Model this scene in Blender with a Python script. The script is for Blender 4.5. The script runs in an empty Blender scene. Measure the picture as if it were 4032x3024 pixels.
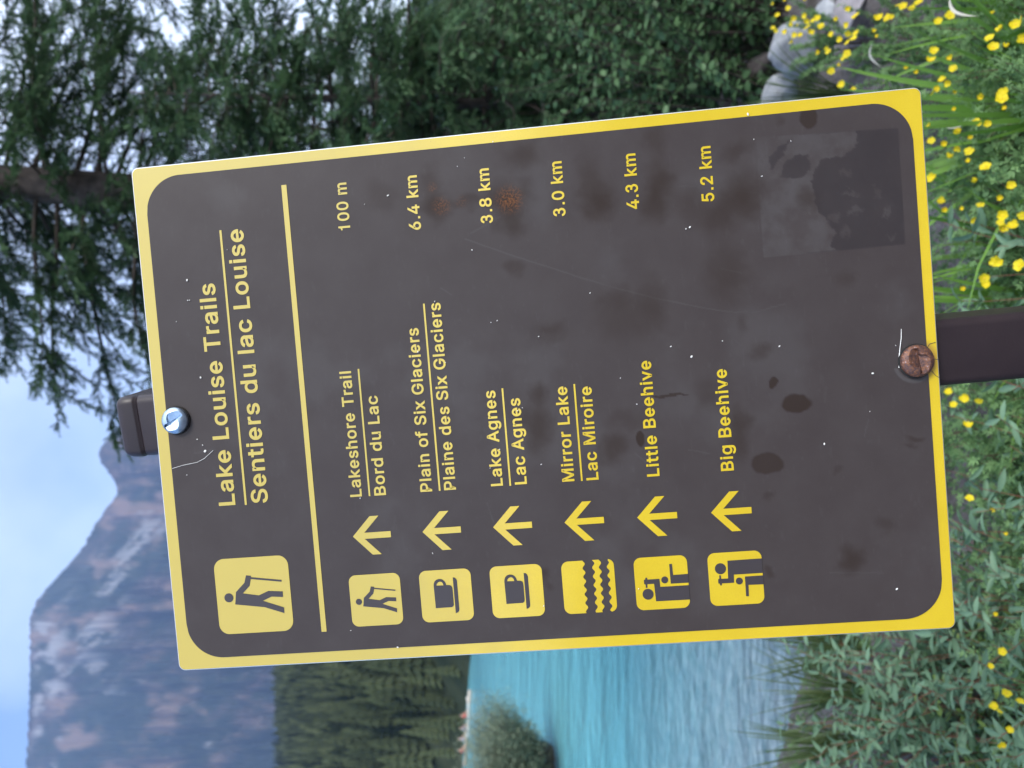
import bpy, bmesh, math, json
import numpy as np
from mathutils import Vector, Matrix

# ------------------------------------------------------------------ camera
S = bpy.context.scene
COL = S.collection
F_PX, CU, CV = 3028.0, 1512.0, 2016.0          # focal length and centre in upright photo pixels
EYE = np.array((0.0, 0.0, 1.45))
PITCH, ROLL = math.radians(-4.0), math.radians(2.0)
_F = np.array((0, math.cos(PITCH), math.sin(PITCH)))
_R0 = np.array((1.0, 0, 0)); _U0 = np.cross(_R0, _F)
AX_R = math.cos(ROLL) * _R0 + math.sin(ROLL) * _U0   # real right of the hand-held picture
AX_U = math.cos(ROLL) * _U0 - math.sin(ROLL) * _R0
AX_F = _F
cam = bpy.data.cameras.new("camera")
cam.sensor_fit = 'HORIZONTAL'; cam.sensor_width = 36.0; cam.lens = F_PX / 4032 * 36
cam.clip_start = 0.05; cam.clip_end = 20000
cam.dof.use_dof = True; cam.dof.focus_distance = 0.60; cam.dof.aperture_fstop = 8.0
cam_ob = bpy.data.objects.new("camera", cam); COL.objects.link(cam_ob)
# the phone was turned on its side: picture right = down, picture up = right
M = Matrix(((-AX_U[0], AX_R[0], -AX_F[0], EYE[0]), (-AX_U[1], AX_R[1], -AX_F[1], EYE[1]),
            (-AX_U[2], AX_R[2], -AX_F[2], EYE[2]), (0, 0, 0, 1)))
cam_ob.matrix_world = M
S.camera = cam_ob
S.render.engine = 'CYCLES'
S.render.resolution_x, S.render.resolution_y = 1024, 768
S.cycles.use_denoising = True
S.cycles.max_bounces = 6; S.cycles.diffuse_bounces = 3; S.cycles.glossy_bounces = 3
S.cycles.transmission_bounces = 3; S.cycles.volume_bounces = 0; S.cycles.transparent_max_bounces = 6
S.cycles.caustics_reflective = False; S.cycles.caustics_refractive = False
S.view_settings.view_transform = 'Standard'; S.view_settings.look = 'None'
S.view_settings.gamma = 1.0; S.view_settings.exposure = 1.52

# ------------------------------------------------------------------ sky and sun
SUN_DIR = Vector((0.50, -0.62, 0.66)).normalized()      # from the scene to the sun: high, behind the viewer's right shoulder, through thin cloud
W = bpy.data.worlds.new("World"); S.world = W; W.use_nodes = True
nt = W.node_tree; nt.nodes.clear()
def wn(t, **k):
    n = nt.nodes.new(t)
    for a, v in k.items(): setattr(n, a, v)
    return n
out = wn('ShaderNodeOutputWorld'); bg = wn('ShaderNodeBackground')
sky = wn('ShaderNodeTexSky', sky_type='NISHITA', sun_disc=False)
sky.sun_elevation = math.asin(SUN_DIR.z); sky.sun_rotation = math.atan2(SUN_DIR.x, SUN_DIR.y)
sky.altitude = 1700; sky.air_density = 1.0; sky.dust_density = 1.5; sky.ozone_density = 1.5
tc = wn('ShaderNodeTexCoord'); sep = wn('ShaderNodeSeparateXYZ')
noise = wn('ShaderNodeTexNoise'); noise.inputs['Scale'].default_value = 2.2; noise.inputs['Detail'].default_value = 5; noise.inputs['Roughness'].default_value = .55
cloudiness = wn('ShaderNodeMath', operation='MULTIPLY_ADD')   # more thin cloud to the right and behind
yb = wn('ShaderNodeMath', operation='MULTIPLY_ADD')
ramp = wn('ShaderNodeMapRange'); ramp.inputs['From Min'].default_value = .09; ramp.inputs['From Max'].default_value = .88
mix = wn('ShaderNodeMix', data_type='RGBA'); mix.inputs['B'].default_value = (6.3, 6.75, 7.3, 1)
nt.links.new(tc.outputs['Generated'], sep.inputs[0]); nt.links.new(tc.outputs['Generated'], noise.inputs['Vector'])
nt.links.new(sep.outputs['X'], cloudiness.inputs[0]); cloudiness.inputs[1].default_value = .80
nt.links.new(noise.outputs['Fac'], cloudiness.inputs[2])
nt.links.new(sep.outputs['Y'], yb.inputs[0]); yb.inputs[1].default_value = -.22
nt.links.new(cloudiness.outputs[0], yb.inputs[2]); nt.links.new(yb.outputs[0], ramp.inputs['Value'])
nt.links.new(sky.outputs[0], mix.inputs['A']); nt.links.new(ramp.outputs['Result'], mix.inputs['Factor'])
nt.links.new(mix.outputs['Result'], bg.inputs['Color']); bg.inputs['Strength'].default_value = 0.12
nt.links.new(bg.outputs[0], out.inputs['Surface'])
sun = bpy.data.lights.new("sun", 'SUN'); sun.energy = 1.0; sun.angle = math.radians(20); sun.color = (1, .96, .90)
sun_ob = bpy.data.objects.new("sun", sun); COL.objects.link(sun_ob)
sun_ob.rotation_euler = SUN_DIR.to_track_quat('Z', 'Y').to_euler()

# ------------------------------------------------------------------ helpers
def ray(U, V):
    d = AX_R * ((U - CU) / F_PX) - AX_U * ((V - CV) / F_PX) + AX_F
    return d
def at(U, V, d): return EYE + ray(U, V) * d               # point at depth d
def on_z(U, V, z):                                        # where the sight line meets height z
    r = ray(U, V); return EYE + r * ((z - EYE[2]) / r[2])
def tag(o, label=None, cat=None, group=None, kind=None):
    if label: o['label'] = label
    if cat: o['category'] = cat
    if group: o['group'] = group
    if kind: o['kind'] = kind
    return o
def empty(name, loc=(0, 0, 0), rz=0.0):
    o = bpy.data.objects.new(name, None); COL.objects.link(o)
    o.location = Vector([float(v) for v in loc]); o.rotation_euler = (0, 0, rz); o.empty_display_size = .1
    return o
def link(name, me, parent=None):
    o = bpy.data.objects.new(name, me); COL.objects.link(o)
    if parent is not None: o.parent = parent
    return o
def mesh(name, v, faces, mats, mi=None, smooth=False, attrs=None):
    """v (N,3); faces: list of int arrays (M,k)"""
    v = np.asarray(v, dtype=np.float32).reshape(-1, 3)
    faces = [np.asarray(f, dtype=np.int32) for f in faces if len(f)]
    me = bpy.data.meshes.new(name)
    nl = sum(f.size for f in faces); nf = sum(len(f) for f in faces)
    me.vertices.add(len(v)); me.vertices.foreach_set('co', v.ravel())
    me.loops.add(nl); me.loops.foreach_set('vertex_index', np.concatenate([f.ravel() for f in faces]))
    tot = np.concatenate([np.full(len(f), f.shape[1], np.int32) for f in faces])
    st = np.concatenate(([0], np.cumsum(tot)[:-1])).astype(np.int32)
    me.polygons.add(nf); me.polygons.foreach_set('loop_start', st)
    try: me.polygons.foreach_set('loop_total', tot)
    except Exception: pass
    for m in (mats if isinstance(mats, (list, tuple)) else [mats]): me.materials.append(m)
    if mi is not None: me.polygons.foreach_set('material_index', np.asarray(mi, np.int32))
    if smooth: me.polygons.foreach_set('use_smooth', np.ones(nf, bool))
    for k, a in (attrs or {}).items():
        at_ = me.attributes.new(k, 'FLOAT', 'POINT'); at_.data.foreach_set('value', np.asarray(a, np.float32))
    
    if not smooth: me.polygons.foreach_set('use_smooth', np.zeros(nf, bool))
    me.update(calc_edges=True); me.validate()
    return me
def unit(a): return a / np.maximum(np.linalg.norm(a, axis=-1, keepdims=True), 1e-9)
def frames(x, up):
    """rotation matrices whose first column is x and third near up"""
    x = unit(x); y = unit(np.cross(up, x)); z = np.cross(x, y)
    return np.stack((x, y, z), -1)
def scatter(tv, tf, R, s, p):
    """copies of template (tv, list of faces) -> merged arrays"""
    n = len(p); m = len(tv)
    v = np.einsum('kij,mj->kmi', R, tv) * np.asarray(s).reshape(-1, 1, 1) + p[:, None, :]
    fs = [(f[None] + (np.arange(n) * m)[:, None, None]).reshape(-1, f.shape[1]) for f in tf]
    return v.reshape(-1, 3), fs
def tubes(paths, radii, k=5):
    """paths (n,s,3), radii (n,s)"""
    n, s, _ = paths.shape
    t = np.gradient(paths, axis=1); t = unit(t)
    ref = np.where(np.abs(t[..., 2:3]) > .9, np.array((1., 0, 0)), np.array((0, 0, 1.)))
    a = unit(np.cross(t, ref)); b = np.cross(t, a)
    ang = np.arange(k) / k * 2 * math.pi
    ring = a[:, :, None] * np.cos(ang)[None, None, :, None] + b[:, :, None] * np.sin(ang)[None, None, :, None]
    v = paths[:, :, None] + ring * radii[:, :, None, None]
    idx = np.arange(n * s * k).reshape(n, s, k)
    q = np.stack((idx[:, :-1], np.roll(idx, -1, 2)[:, :-1], np.roll(idx, -1, 2)[:, 1:], idx[:, 1:]), -1).reshape(-1, 4)
    return v.reshape(-1, 3), q
def vnoise(p, seed=0, octaves=4, rough=.5):
    """value noise on (N,2)"""
    out_ = np.zeros(len(p)); amp = 1.0; tot = 0
    for o in range(octaves):
        q = p * 2 ** o + 17.3 * (o + seed)
        i = np.floor(q).astype(np.int64); f = q - i; f = f * f * (3 - 2 * f)
        def h(a, b):
            n = (a * 374761393 + b * 668265263 + (seed + o) * 974634777) & 0x7fffffff
            n = ((n ^ (n >> 13)) * 1274126177) & 0x7fffffff
            return (n ^ (n >> 16)) % 100003 / 100003.
        v = (h(i[:, 0], i[:, 1]) * (1 - f[:, 0]) + h(i[:, 0] + 1, i[:, 1]) * f[:, 0]) * (1 - f[:, 1]) + \
            (h(i[:, 0], i[:, 1] + 1) * (1 - f[:, 0]) + h(i[:, 0] + 1, i[:, 1] + 1) * f[:, 0]) * f[:, 1]
        out_ += v * amp; tot += amp; amp *= rough
    return out_ / tot
def sstep(a, b, x):
    t = np.clip((x - a) / (b - a), 0, 1); return t * t * (3 - 2 * t)

# ------------------------------------------------------------------ materials
class Mat:
    def __init__(self, name):
        self.m = bpy.data.materials.new(name); self.m.use_nodes = True
        self.t = self.m.node_tree; self.b = self.t.nodes['Principled BSDF']; self.o = self.t.nodes['Material Output']
    def n(self, t, **k):
        x = self.t.nodes.new(t)
        for a, v in k.items():
            if a in ('operation', 'data_type', 'blend_type', 'attribute_name', 'noise_dimensions', 'musgrave_type', 'feature', 'clamp'): setattr(x, a, v)
            else: x.inputs[a.replace('_', ' ')].default_value = v
        return x
    def l(self, a, b): self.t.links.new(a, b)
    def set(self, **k):
        for a, v in k.items():
            a = a.replace('_', ' ')
            self.b.inputs[a].default_value = (*v, 1) if isinstance(v, tuple) and len(v) == 3 else v
        return self
    def noise(self, scale, detail=4, rough=.55, coord='Object', stretch=None):
        c = self.n('ShaderNodeTexCoord'); src = c.outputs[coord]
        if stretch:
            mp = self.n('ShaderNodeMapping'); mp.inputs['Scale'].default_value = stretch; self.l(src, mp.inputs[0]); src = mp.outputs[0]
        x = self.n('ShaderNodeTexNoise'); x.inputs['Scale'].default_value = scale; x.inputs['Detail'].default_value = detail; x.inputs['Roughness'].default_value = rough
        self.l(src, x.inputs['Vector']); return x.outputs['Fac']
    def ramp(self, fac, stops):
        r = self.n('ShaderNodeValToRGB'); e = r.color_ramp.elements
        while len(e) < len(stops): e.new(.5)
        for el, (p, c) in zip(e, stops): el.position = p; el.color = (*c, 1)
        self.l(fac, r.inputs[0]); return r.outputs[0]
    def attr(self, name): return self.n('ShaderNodeAttribute', attribute_name=name).outputs['Fac']
    def mix(self, fac, a, b):
        x = self.n('ShaderNodeMix', data_type='RGBA')
        for s, v in (('A', a), ('B', b)):
            if isinstance(v, tuple): x.inputs[s].default_value = (*v, 1)
            else: self.l(v, x.inputs[s])
        if isinstance(fac, (int, float)): x.inputs['Factor'].default_value = fac
        else: self.l(fac, x.inputs['Factor'])
        return x.outputs['Result']
    def color(self, c): self.l(c, self.b.inputs['Base Color']); return self
    def bump(self, h, strength=.3, dist=.01):
        x = self.n('ShaderNodeBump'); x.inputs['Strength'].default_value = strength; x.inputs['Distance'].default_value = dist
        self.l(h, x.inputs['Height']); self.l(x.outputs[0], self.b.inputs['Normal']); return self
def plain(name, c, rough=.6, var=.25, scale=40, **k):
    m = Mat(name); m.set(Roughness=rough, **k)
    n = m.noise(scale)
    m.color(m.ramp(n, ((.3, tuple(v * (1 - var) for v in c)), (.7, tuple(min(1, v * (1 + var)) for v in c)))))
    return m.m
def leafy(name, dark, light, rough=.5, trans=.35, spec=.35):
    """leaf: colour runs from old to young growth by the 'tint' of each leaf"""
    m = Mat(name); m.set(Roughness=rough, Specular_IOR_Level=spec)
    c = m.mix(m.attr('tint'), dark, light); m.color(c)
    tr = m.n('ShaderNodeBsdfTranslucent'); m.l(c, tr.inputs['Color'])
    ms = m.n('ShaderNodeMixShader'); ms.inputs[0].default_value = trans
    m.l(m.b.outputs[0], ms.inputs[1]); m.l(tr.outputs[0], ms.inputs[2]); m.l(ms.outputs[0], m.o.inputs['Surface'])
    return m.m

# ================================================================== SETTING
rng = np.random.default_rng(7)
LAKE_Z = -1.50
def ground_h(x, y):
    x = np.asarray(x, float); y = np.asarray(y, float)
    ys = 2.5 + sstep(.35, 2.0, x) * 16 + .25 * np.sin(x * 2.1)          # edge of the bank
    drop = sstep(0, 5.0, y - ys)
    h = -2.2 * drop - .4 * sstep(6, 30, y - ys)
    p = np.stack((x.ravel(), y.ravel()), -1)
    h = h + ((vnoise(p * 1.7, 3, 4) - .5) * .14).reshape(h.shape)
    spit = np.exp(-(((x + 10.4) / 2.6) ** 2 + ((y - 20.1) / 1.2) ** 2))   # small spit carrying the shrub
    return np.maximum(h, -2.70 + 1.40 * spit)
def axis_pts(fine0, fine1, step, far0, far1, n):
    a = np.arange(fine0, fine1 + 1e-6, step)
    l = fine0 - np.geomspace(step, fine0 - far0, n)[::-1] if n else []
    r = fine1 + np.geomspace(step, far1 - fine1, n)
    return np.concatenate((l, a, r))
def grid_mesh(name, X, Y, Z, mat, attrs=None, smooth=True):
    ny, nx = X.shape; idx = np.arange(nx * ny).reshape(ny, nx)
    q = np.stack((idx[:-1, :-1], idx[:-1, 1:], idx[1:, 1:], idx[1:, :-1]), -1).reshape(-1, 4)
    return mesh(name, np.stack((X, Y, Z), -1).reshape(-1, 3), [q], mat, smooth=smooth, attrs=attrs)
# ---- ground
m = Mat('gravelly_soil'); m.set(Roughness=.95, Specular_IOR_Level=.2)
n1 = m.noise(3.0, 6); n2 = m.noise(55, 5, .7)
c = m.ramp(n2, ((.25, (.06, .055, .058)), (.5, (.16, .15, .16)), (.75, (.29, .275, .30))))
c = m.mix(m.ramp(n1, ((.42, (0, 0, 0)), (.66, (1, 1, 1)))), c, (.055, .047, .040)); m.color(c); m.bump(n2, .7, .02)
xs = axis_pts(-3.5, 6, .05, -700, 700, 40); ys_ = axis_pts(-1, 9, .05, -160, 200, 40)
X, Y = np.meshgrid(xs, ys_)
tag(link('ground', grid_mesh('ground', X, Y, ground_h(X, Y), m.m)), 'grey gravelly soil bank sloping down to the lake', 'ground', kind='structure')
# ---- lake
m = Mat('glacial_water'); m.set(Roughness=.17, IOR=1.33)
g = m.n('ShaderNodeNewGeometry'); sp = m.n('ShaderNodeSeparateXYZ'); m.l(g.outputs['Position'], sp.inputs[0])
mr = m.n('ShaderNodeMapRange'); mr.inputs['From Min'].default_value = 5.6; mr.inputs['From Max'].default_value = 13.0; m.l(sp.outputs['Y'], mr.inputs['Value'])
patch = m.noise(.05, 3, .6, 'Object', (1, .35, 1))
deep = m.ramp(patch, ((.32, (.06, .215, .27)), (.68, (.15, .43, .48))))
stones = m.ramp(m.noise(6, 4, .6), ((.35, (.13, .18, .21)), (.7, (.27, .32, .36))))
m.color(m.mix(mr.outputs['Result'], stones, deep))
w1 = m.noise(2.3, 5, .6, 'Object', (.8, 1.3, 1)); w2 = m.noise(.45, 4, .6, 'Object', (.75, 1.4, 1))
add = m.n('ShaderNodeMath', operation='MULTIPLY_ADD'); m.l(w2, add.inputs[0]); add.inputs[1].default_value = 3.0; m.l(w1, add.inputs[2])
m.bump(add.outputs[0], .7, .24)
v = np.array(((-700, 2.2, LAKE_Z), (700, 2.2, LAKE_Z), (700, 205, LAKE_Z), (-700, 205, LAKE_Z)))
tag(link('lake', mesh('lake', v, [np.array([[0, 1, 2, 3]])], m.m)), 'turquoise glacial lake rippled by wind, grey in the shallows', 'lake', kind='structure')
# ---- far hillside (carries the forest)
def hill_r(a): return np.clip(107 + 39 * (-np.degrees(a) - 19.1) / 7.1, 92, 185)                     # shoreline distance by azimuth
def hill_h(a, r):
    p = np.stack((a.ravel() * 9, r.ravel() / 60), -1)
    nz = ((vnoise(p, 11, 4) - .5)).reshape(np.shape(a))
    t = np.clip((r - hill_r(a)) / 520, 0, 1.6)
    top = 121 * np.where(t < 1, t ** .92, 1 - .35 * (t - 1)) * (1 - .8 * sstep(-.12, .10, a))
    return LAKE_Z - .1 + top + nz * 16 * sstep(0.03, .3, t)
A, Rr = np.meshgrid(np.radians(np.linspace(-62, 62, 150)), 80 + np.linspace(0, 1, 130) ** 1.25 * 800)
m = Mat('forest_floor'); m.set(Roughness=1.0, Specular_IOR_Level=.1)
m.color(m.ramp(m.noise(.08, 5), ((.35, (.022, .032, .018)), (.7, (.05, .058, .032)))))
tag(link('hill', grid_mesh('hill', np.sin(A) * Rr, np.cos(A) * Rr, np.where(Rr < hill_r(A), -2.6, hill_h(A, Rr)), m.m)), 'dark wooded hillside rising from the far shore', 'hill', kind='structure')
# ---- mountain: skyline given by azimuth, slopes carved with ridges and gullies
PROF = [(-1500, 430), (-700, 220), (-300, 120), (0, 98), (290, 112), (470, 116), (581, 112), (654, 137), (709, 182), (809, 273), (873, 328), (964, 374),
        (1020, 413), (1080, 459), (1115, 453), (1147, 437), (1200, 398), (1225, 386), (1263, 388), (1323, 452), (1420, 560), (1600, 780), (1900, 1150), (2400, 1520), (3200, 1640), (4200, 1660)]
pa, pt = [], []
for U, V in PROF:
    r = ray(U, V); pa.append(math.atan2(r[0], r[1])); pt.append(r[2] / math.hypot(r[0], r[1]))
az = np.unique(np.concatenate((np.linspace(pa[0], pa[-1], 150), np.linspace(math.radians(-30), math.radians(-2), 320))))
rr = np.concatenate((np.linspace(1400, 2960, 150), np.linspace(2972, 3000, 4), np.linspace(3040, 3800, 14)))
A, Rr = np.meshgrid(az, rr)
tanp = np.interp(A, pa, pt)
tanp = tanp + (vnoise(np.stack((A.ravel() * 260, A.ravel() * 0), -1), 5, 3) - .5).reshape(A.shape) * .006
top = tanp * 3000
t = (Rr - 1400) / 1600
rise = np.where(t <= 1, .17 * t + .83 * t ** 1.9, 1 - .9 * (t - 1))
gul = np.abs(vnoise(np.stack(((A * 34 + t * 2.0).ravel(), (t * 2.2).ravel()), -1), 21, 5, .6) - .5).reshape(A.shape) * 2
fin = (vnoise(np.stack(((A * 120).ravel(), (t * 9).ravel()), -1), 31, 4, .6) - .5).reshape(A.shape)
env = np.clip(np.minimum(t * 3, (1 - t) * 5), 0, 1)
cl = (vnoise(np.stack(((A * 14).ravel(), (t * 26 + A * 30).ravel()), -1), 41, 3, .6)).reshape(A.shape)    # rock bands
Zm = top * rise + env * ((gul - .35) * 230 + fin * 80 + (np.round(cl * 7) / 7 - cl) * 150)
El = Zm / Rr
sa = A * .77 - El * .64; sc_ = A * .64 + El * .77                       # strata dip to the right
def fb(a_, b_, seed, o=5): return vnoise(np.stack((a_.ravel(), b_.ravel()), -1), seed, o, .6).reshape(A.shape)
rock = np.clip(.62 * fb(sa * 12, sc_ * 34, 51) + .30 * fb(A * 22, El * 22, 52) + .36 * fb(sa * 36, sc_ * 150, 53, 4) + t * .22 - .37 + (gul - .4) * .3, 0, 1)
pale = .6 * sstep(.55, .75, fb(A * 30, El * 24, 57)) * sstep(.38, .6, t)
snow = sstep(.52, .60, fb(sa * 20, sc_ * 150, 61)) * np.exp(-((t - .90) / .045) ** 2) * (A > pa[4]) * (A < pa[12])
snow = np.maximum(.75 * snow, .8 * sstep(.46, .62, fb(A * 60, El * 60, 63)) * sstep(.93, .955, t) * (1 - sstep(.985, .998, t)) * (A < pa[6]))
for U, V, sz in ((91, 817, .010), (350, 560, .004)):                     # lone pale patches
    r = ray(U, V); ta = r[2] / math.hypot(r[0], r[1]); aa = math.atan2(r[0], r[1])
    snow = np.maximum(snow, np.exp(-(((A - aa) / .004) ** 2 + ((Zm / Rr - ta) / .004) ** 2) * 2))
m = Mat('mountain_rock'); m.set(Roughness=1.0, Specular_IOR_Level=.05)
rk = m.ramp(m.noise(.016, 6, .65, 'Object', (1, 1, 2.2)), ((.3, (.030, .024, .025)), (.52, (.075, .058, .056)), (.73, (.15, .12, .112))))
veg = m.ramp(m.noise(.02, 5), ((.35, (.012, .022, .016)), (.7, (.035, .045, .03))))
cc = m.mix(m.ramp(m.attr('rock'), ((.36, (0, 0, 0)), (.62, (1, 1, 1)))), veg, rk)
cc = m.mix(m.attr('pale'), cc, (.25, .17, .135))  # peach sunlit patches put into the rock colour
m.color(m.mix(m.attr('snow'), cc, (.27, .265, .27)))
tag(link('mountain', grid_mesh('mountain', np.sin(A) * Rr, np.cos(A) * Rr, Zm - 2, m.m, {'rock': rock.ravel(), 'snow': snow.ravel(), 'pale': pale.ravel()})), 'steep hazy blue mountain with pale scree bands and a small knob on its right ridge', 'mountain', kind='structure')
# ---- haze over everything
bm = bmesh.new(); bmesh.ops.create_cube(bm, size=1)
me = bpy.data.meshes.new('haze'); bm.to_mesh(me); bm.free()
hz = link('haze', me); hz.scale = (7200, 4300, 1900); hz.location = (0, 1950, 1900 / 2 - 4.4)
mh = bpy.data.materials.new('haze'); mh.use_nodes = True; t_ = mh.node_tree; t_.nodes.clear()
pv = t_.nodes.new('ShaderNodeVolumePrincipled'); pv.inputs['Color'].default_value = (.36, .53, .95, 1); pv.inputs['Density'].default_value = .00015; pv.inputs['Anisotropy'].default_value = .1
ho = t_.nodes.new('ShaderNodeOutputMaterial'); t_.links.new(pv.outputs[0], ho.inputs['Volume']); me.materials.append(mh)
tag(hz, 'thin blue mountain haze filling the valley air', 'haze', kind='stuff')
# ---- far forest: conifers that read as one mass
def star_tree():
    vs, fs = [(0, 0, 1.0)], []
    L = 6
    for i in range(L):
        z1 = .97 - .84 * i / L; z0 = z1 - .24; r = .035 + .155 * ((i + 1) / L) ** .9
        k = 7; base = len(vs)
        vs.append((0, 0, z1))
        for j in range(2 * k):
            a = j / (2 * k) * 2 * math.pi + i * .4; q = r if j % 2 == 0 else r * .45
            vs.append((math.cos(a) * q, math.sin(a) * q, z0 + (.0 if j % 2 == 0 else .06)))
        for j in range(2 * k): fs.append((base, base + 1 + j, base + 1 + (j + 1) % (2 * k)))
    return np.array(vs), [np.array(fs)]
tv, tf = star_tree()
N = 14000
a = np.radians(rng.uniform(-33, 10, N)); u = rng.uniform(0, 1, N)
r = hill_r(a) + .8 + (u ** .75) * 590 * (1 - .10 * vnoise(np.stack((a * 30, a * 0), -1), 79, 3))
keep = ~((vnoise(np.stack((a * 14, r / 55), -1), 77, 3) > .67) & (r > 260)); a, r = a[keep], r[keep]; N = len(a)
hgt = rng.uniform(6, 15.5, N) * (.72 + .4 * vnoise(np.stack((a * 20, r / 40), -1), 78, 3))
hgt = np.where(r < hill_r(a) + 14, hgt * .55, hgt)
pos = np.stack((np.sin(a) * r, np.cos(a) * r, hill_h(a, r) - .6), -1)
# unseen trees added behind the viewer, as a dark band for the sign to reflect
nb = 420; ab = np.radians(rng.uniform(95, 265, nb)); rb = rng.uniform(34, 70, nb)
pos = np.concatenate((pos, np.stack((np.sin(ab) * rb, np.cos(ab) * rb, np.full(nb, -.4)), -1))); hgt = np.concatenate((hgt, rng.uniform(6.5, 11, nb))); r = np.concatenate((r, np.full(nb, 400.))); a = np.concatenate((a, np.zeros(nb))); N += nb
ang = rng.uniform(0, 6.28, N); w = rng.uniform(.8, 1.25, N)
Rm = np.zeros((N, 3, 3)); Rm[:, 0, 0] = np.cos(ang) * w; Rm[:, 0, 1] = -np.sin(ang) * w; Rm[:, 1, 0] = np.sin(ang) * w; Rm[:, 1, 1] = np.cos(ang) * w; Rm[:, 2, 2] = 1
v, f = scatter(tv, tf, Rm, hgt, pos)
tint = np.repeat(np.clip(rng.normal(.45, .32, N) + (r < hill_r(a) + 16) * .25, 0, 1), len(tv))
M_FARWOOD = leafy('far_conifer_needles', (.007, .014, .010), (.080, .10, .050), .8, .1, .1)
tag(link('far_forest', mesh('far_forest', v, f, M_FARWOOD, attrs={'tint': tint})), 'dense dark conifer forest covering the slope across the lake', 'forest', kind='stuff')

# ================================================================== TREES
M_BARK = plain('spruce_bark', (.085, .07, .065), .95, .45, 14)
M_TWIG = plain('spruce_twig', (.075, .06, .05), .95, .3, 30)
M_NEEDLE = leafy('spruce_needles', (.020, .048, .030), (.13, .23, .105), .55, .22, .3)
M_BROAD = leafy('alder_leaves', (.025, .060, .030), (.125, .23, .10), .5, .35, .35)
M_GREYLEAF = leafy('grey_willow_leaves', (.085, .11, .07), (.26, .30, .20), .6, .3, .3)
def sprig_template(seed, nn=28):
    g = np.random.default_rng(seed); v = [(0, -.012, 0), (0, .012, 0), (1, 0, 0)]; f = [(0, 1, 2)]
    for i in range(nn):
        s = (i + .4) / nn; roll = g.uniform(-1.9, 1.9) + (math.pi if g.random() < .18 else 0)
        side = 1 if i % 2 else -1
        d = np.array((.62, side * math.cos(roll * .5) * .8, math.sin(roll) * .45)); d /= np.linalg.norm(d)
        ln = .27 * (1 - .35 * s) * g.uniform(.8, 1.2); wv = np.array((.044, 0, .020)) * 1.0
        b = np.array((s * .95, 0, 0)); k = len(v)
        v += [tuple(b - wv), tuple(b + wv), tuple(b + d * ln)]; f.append((k, k + 1, k + 2))
    return np.array(v), [np.array(f)]
SPRIG = sprig_template(1)
SPRIG_FAR = sprig_template(2, 13)
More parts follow.
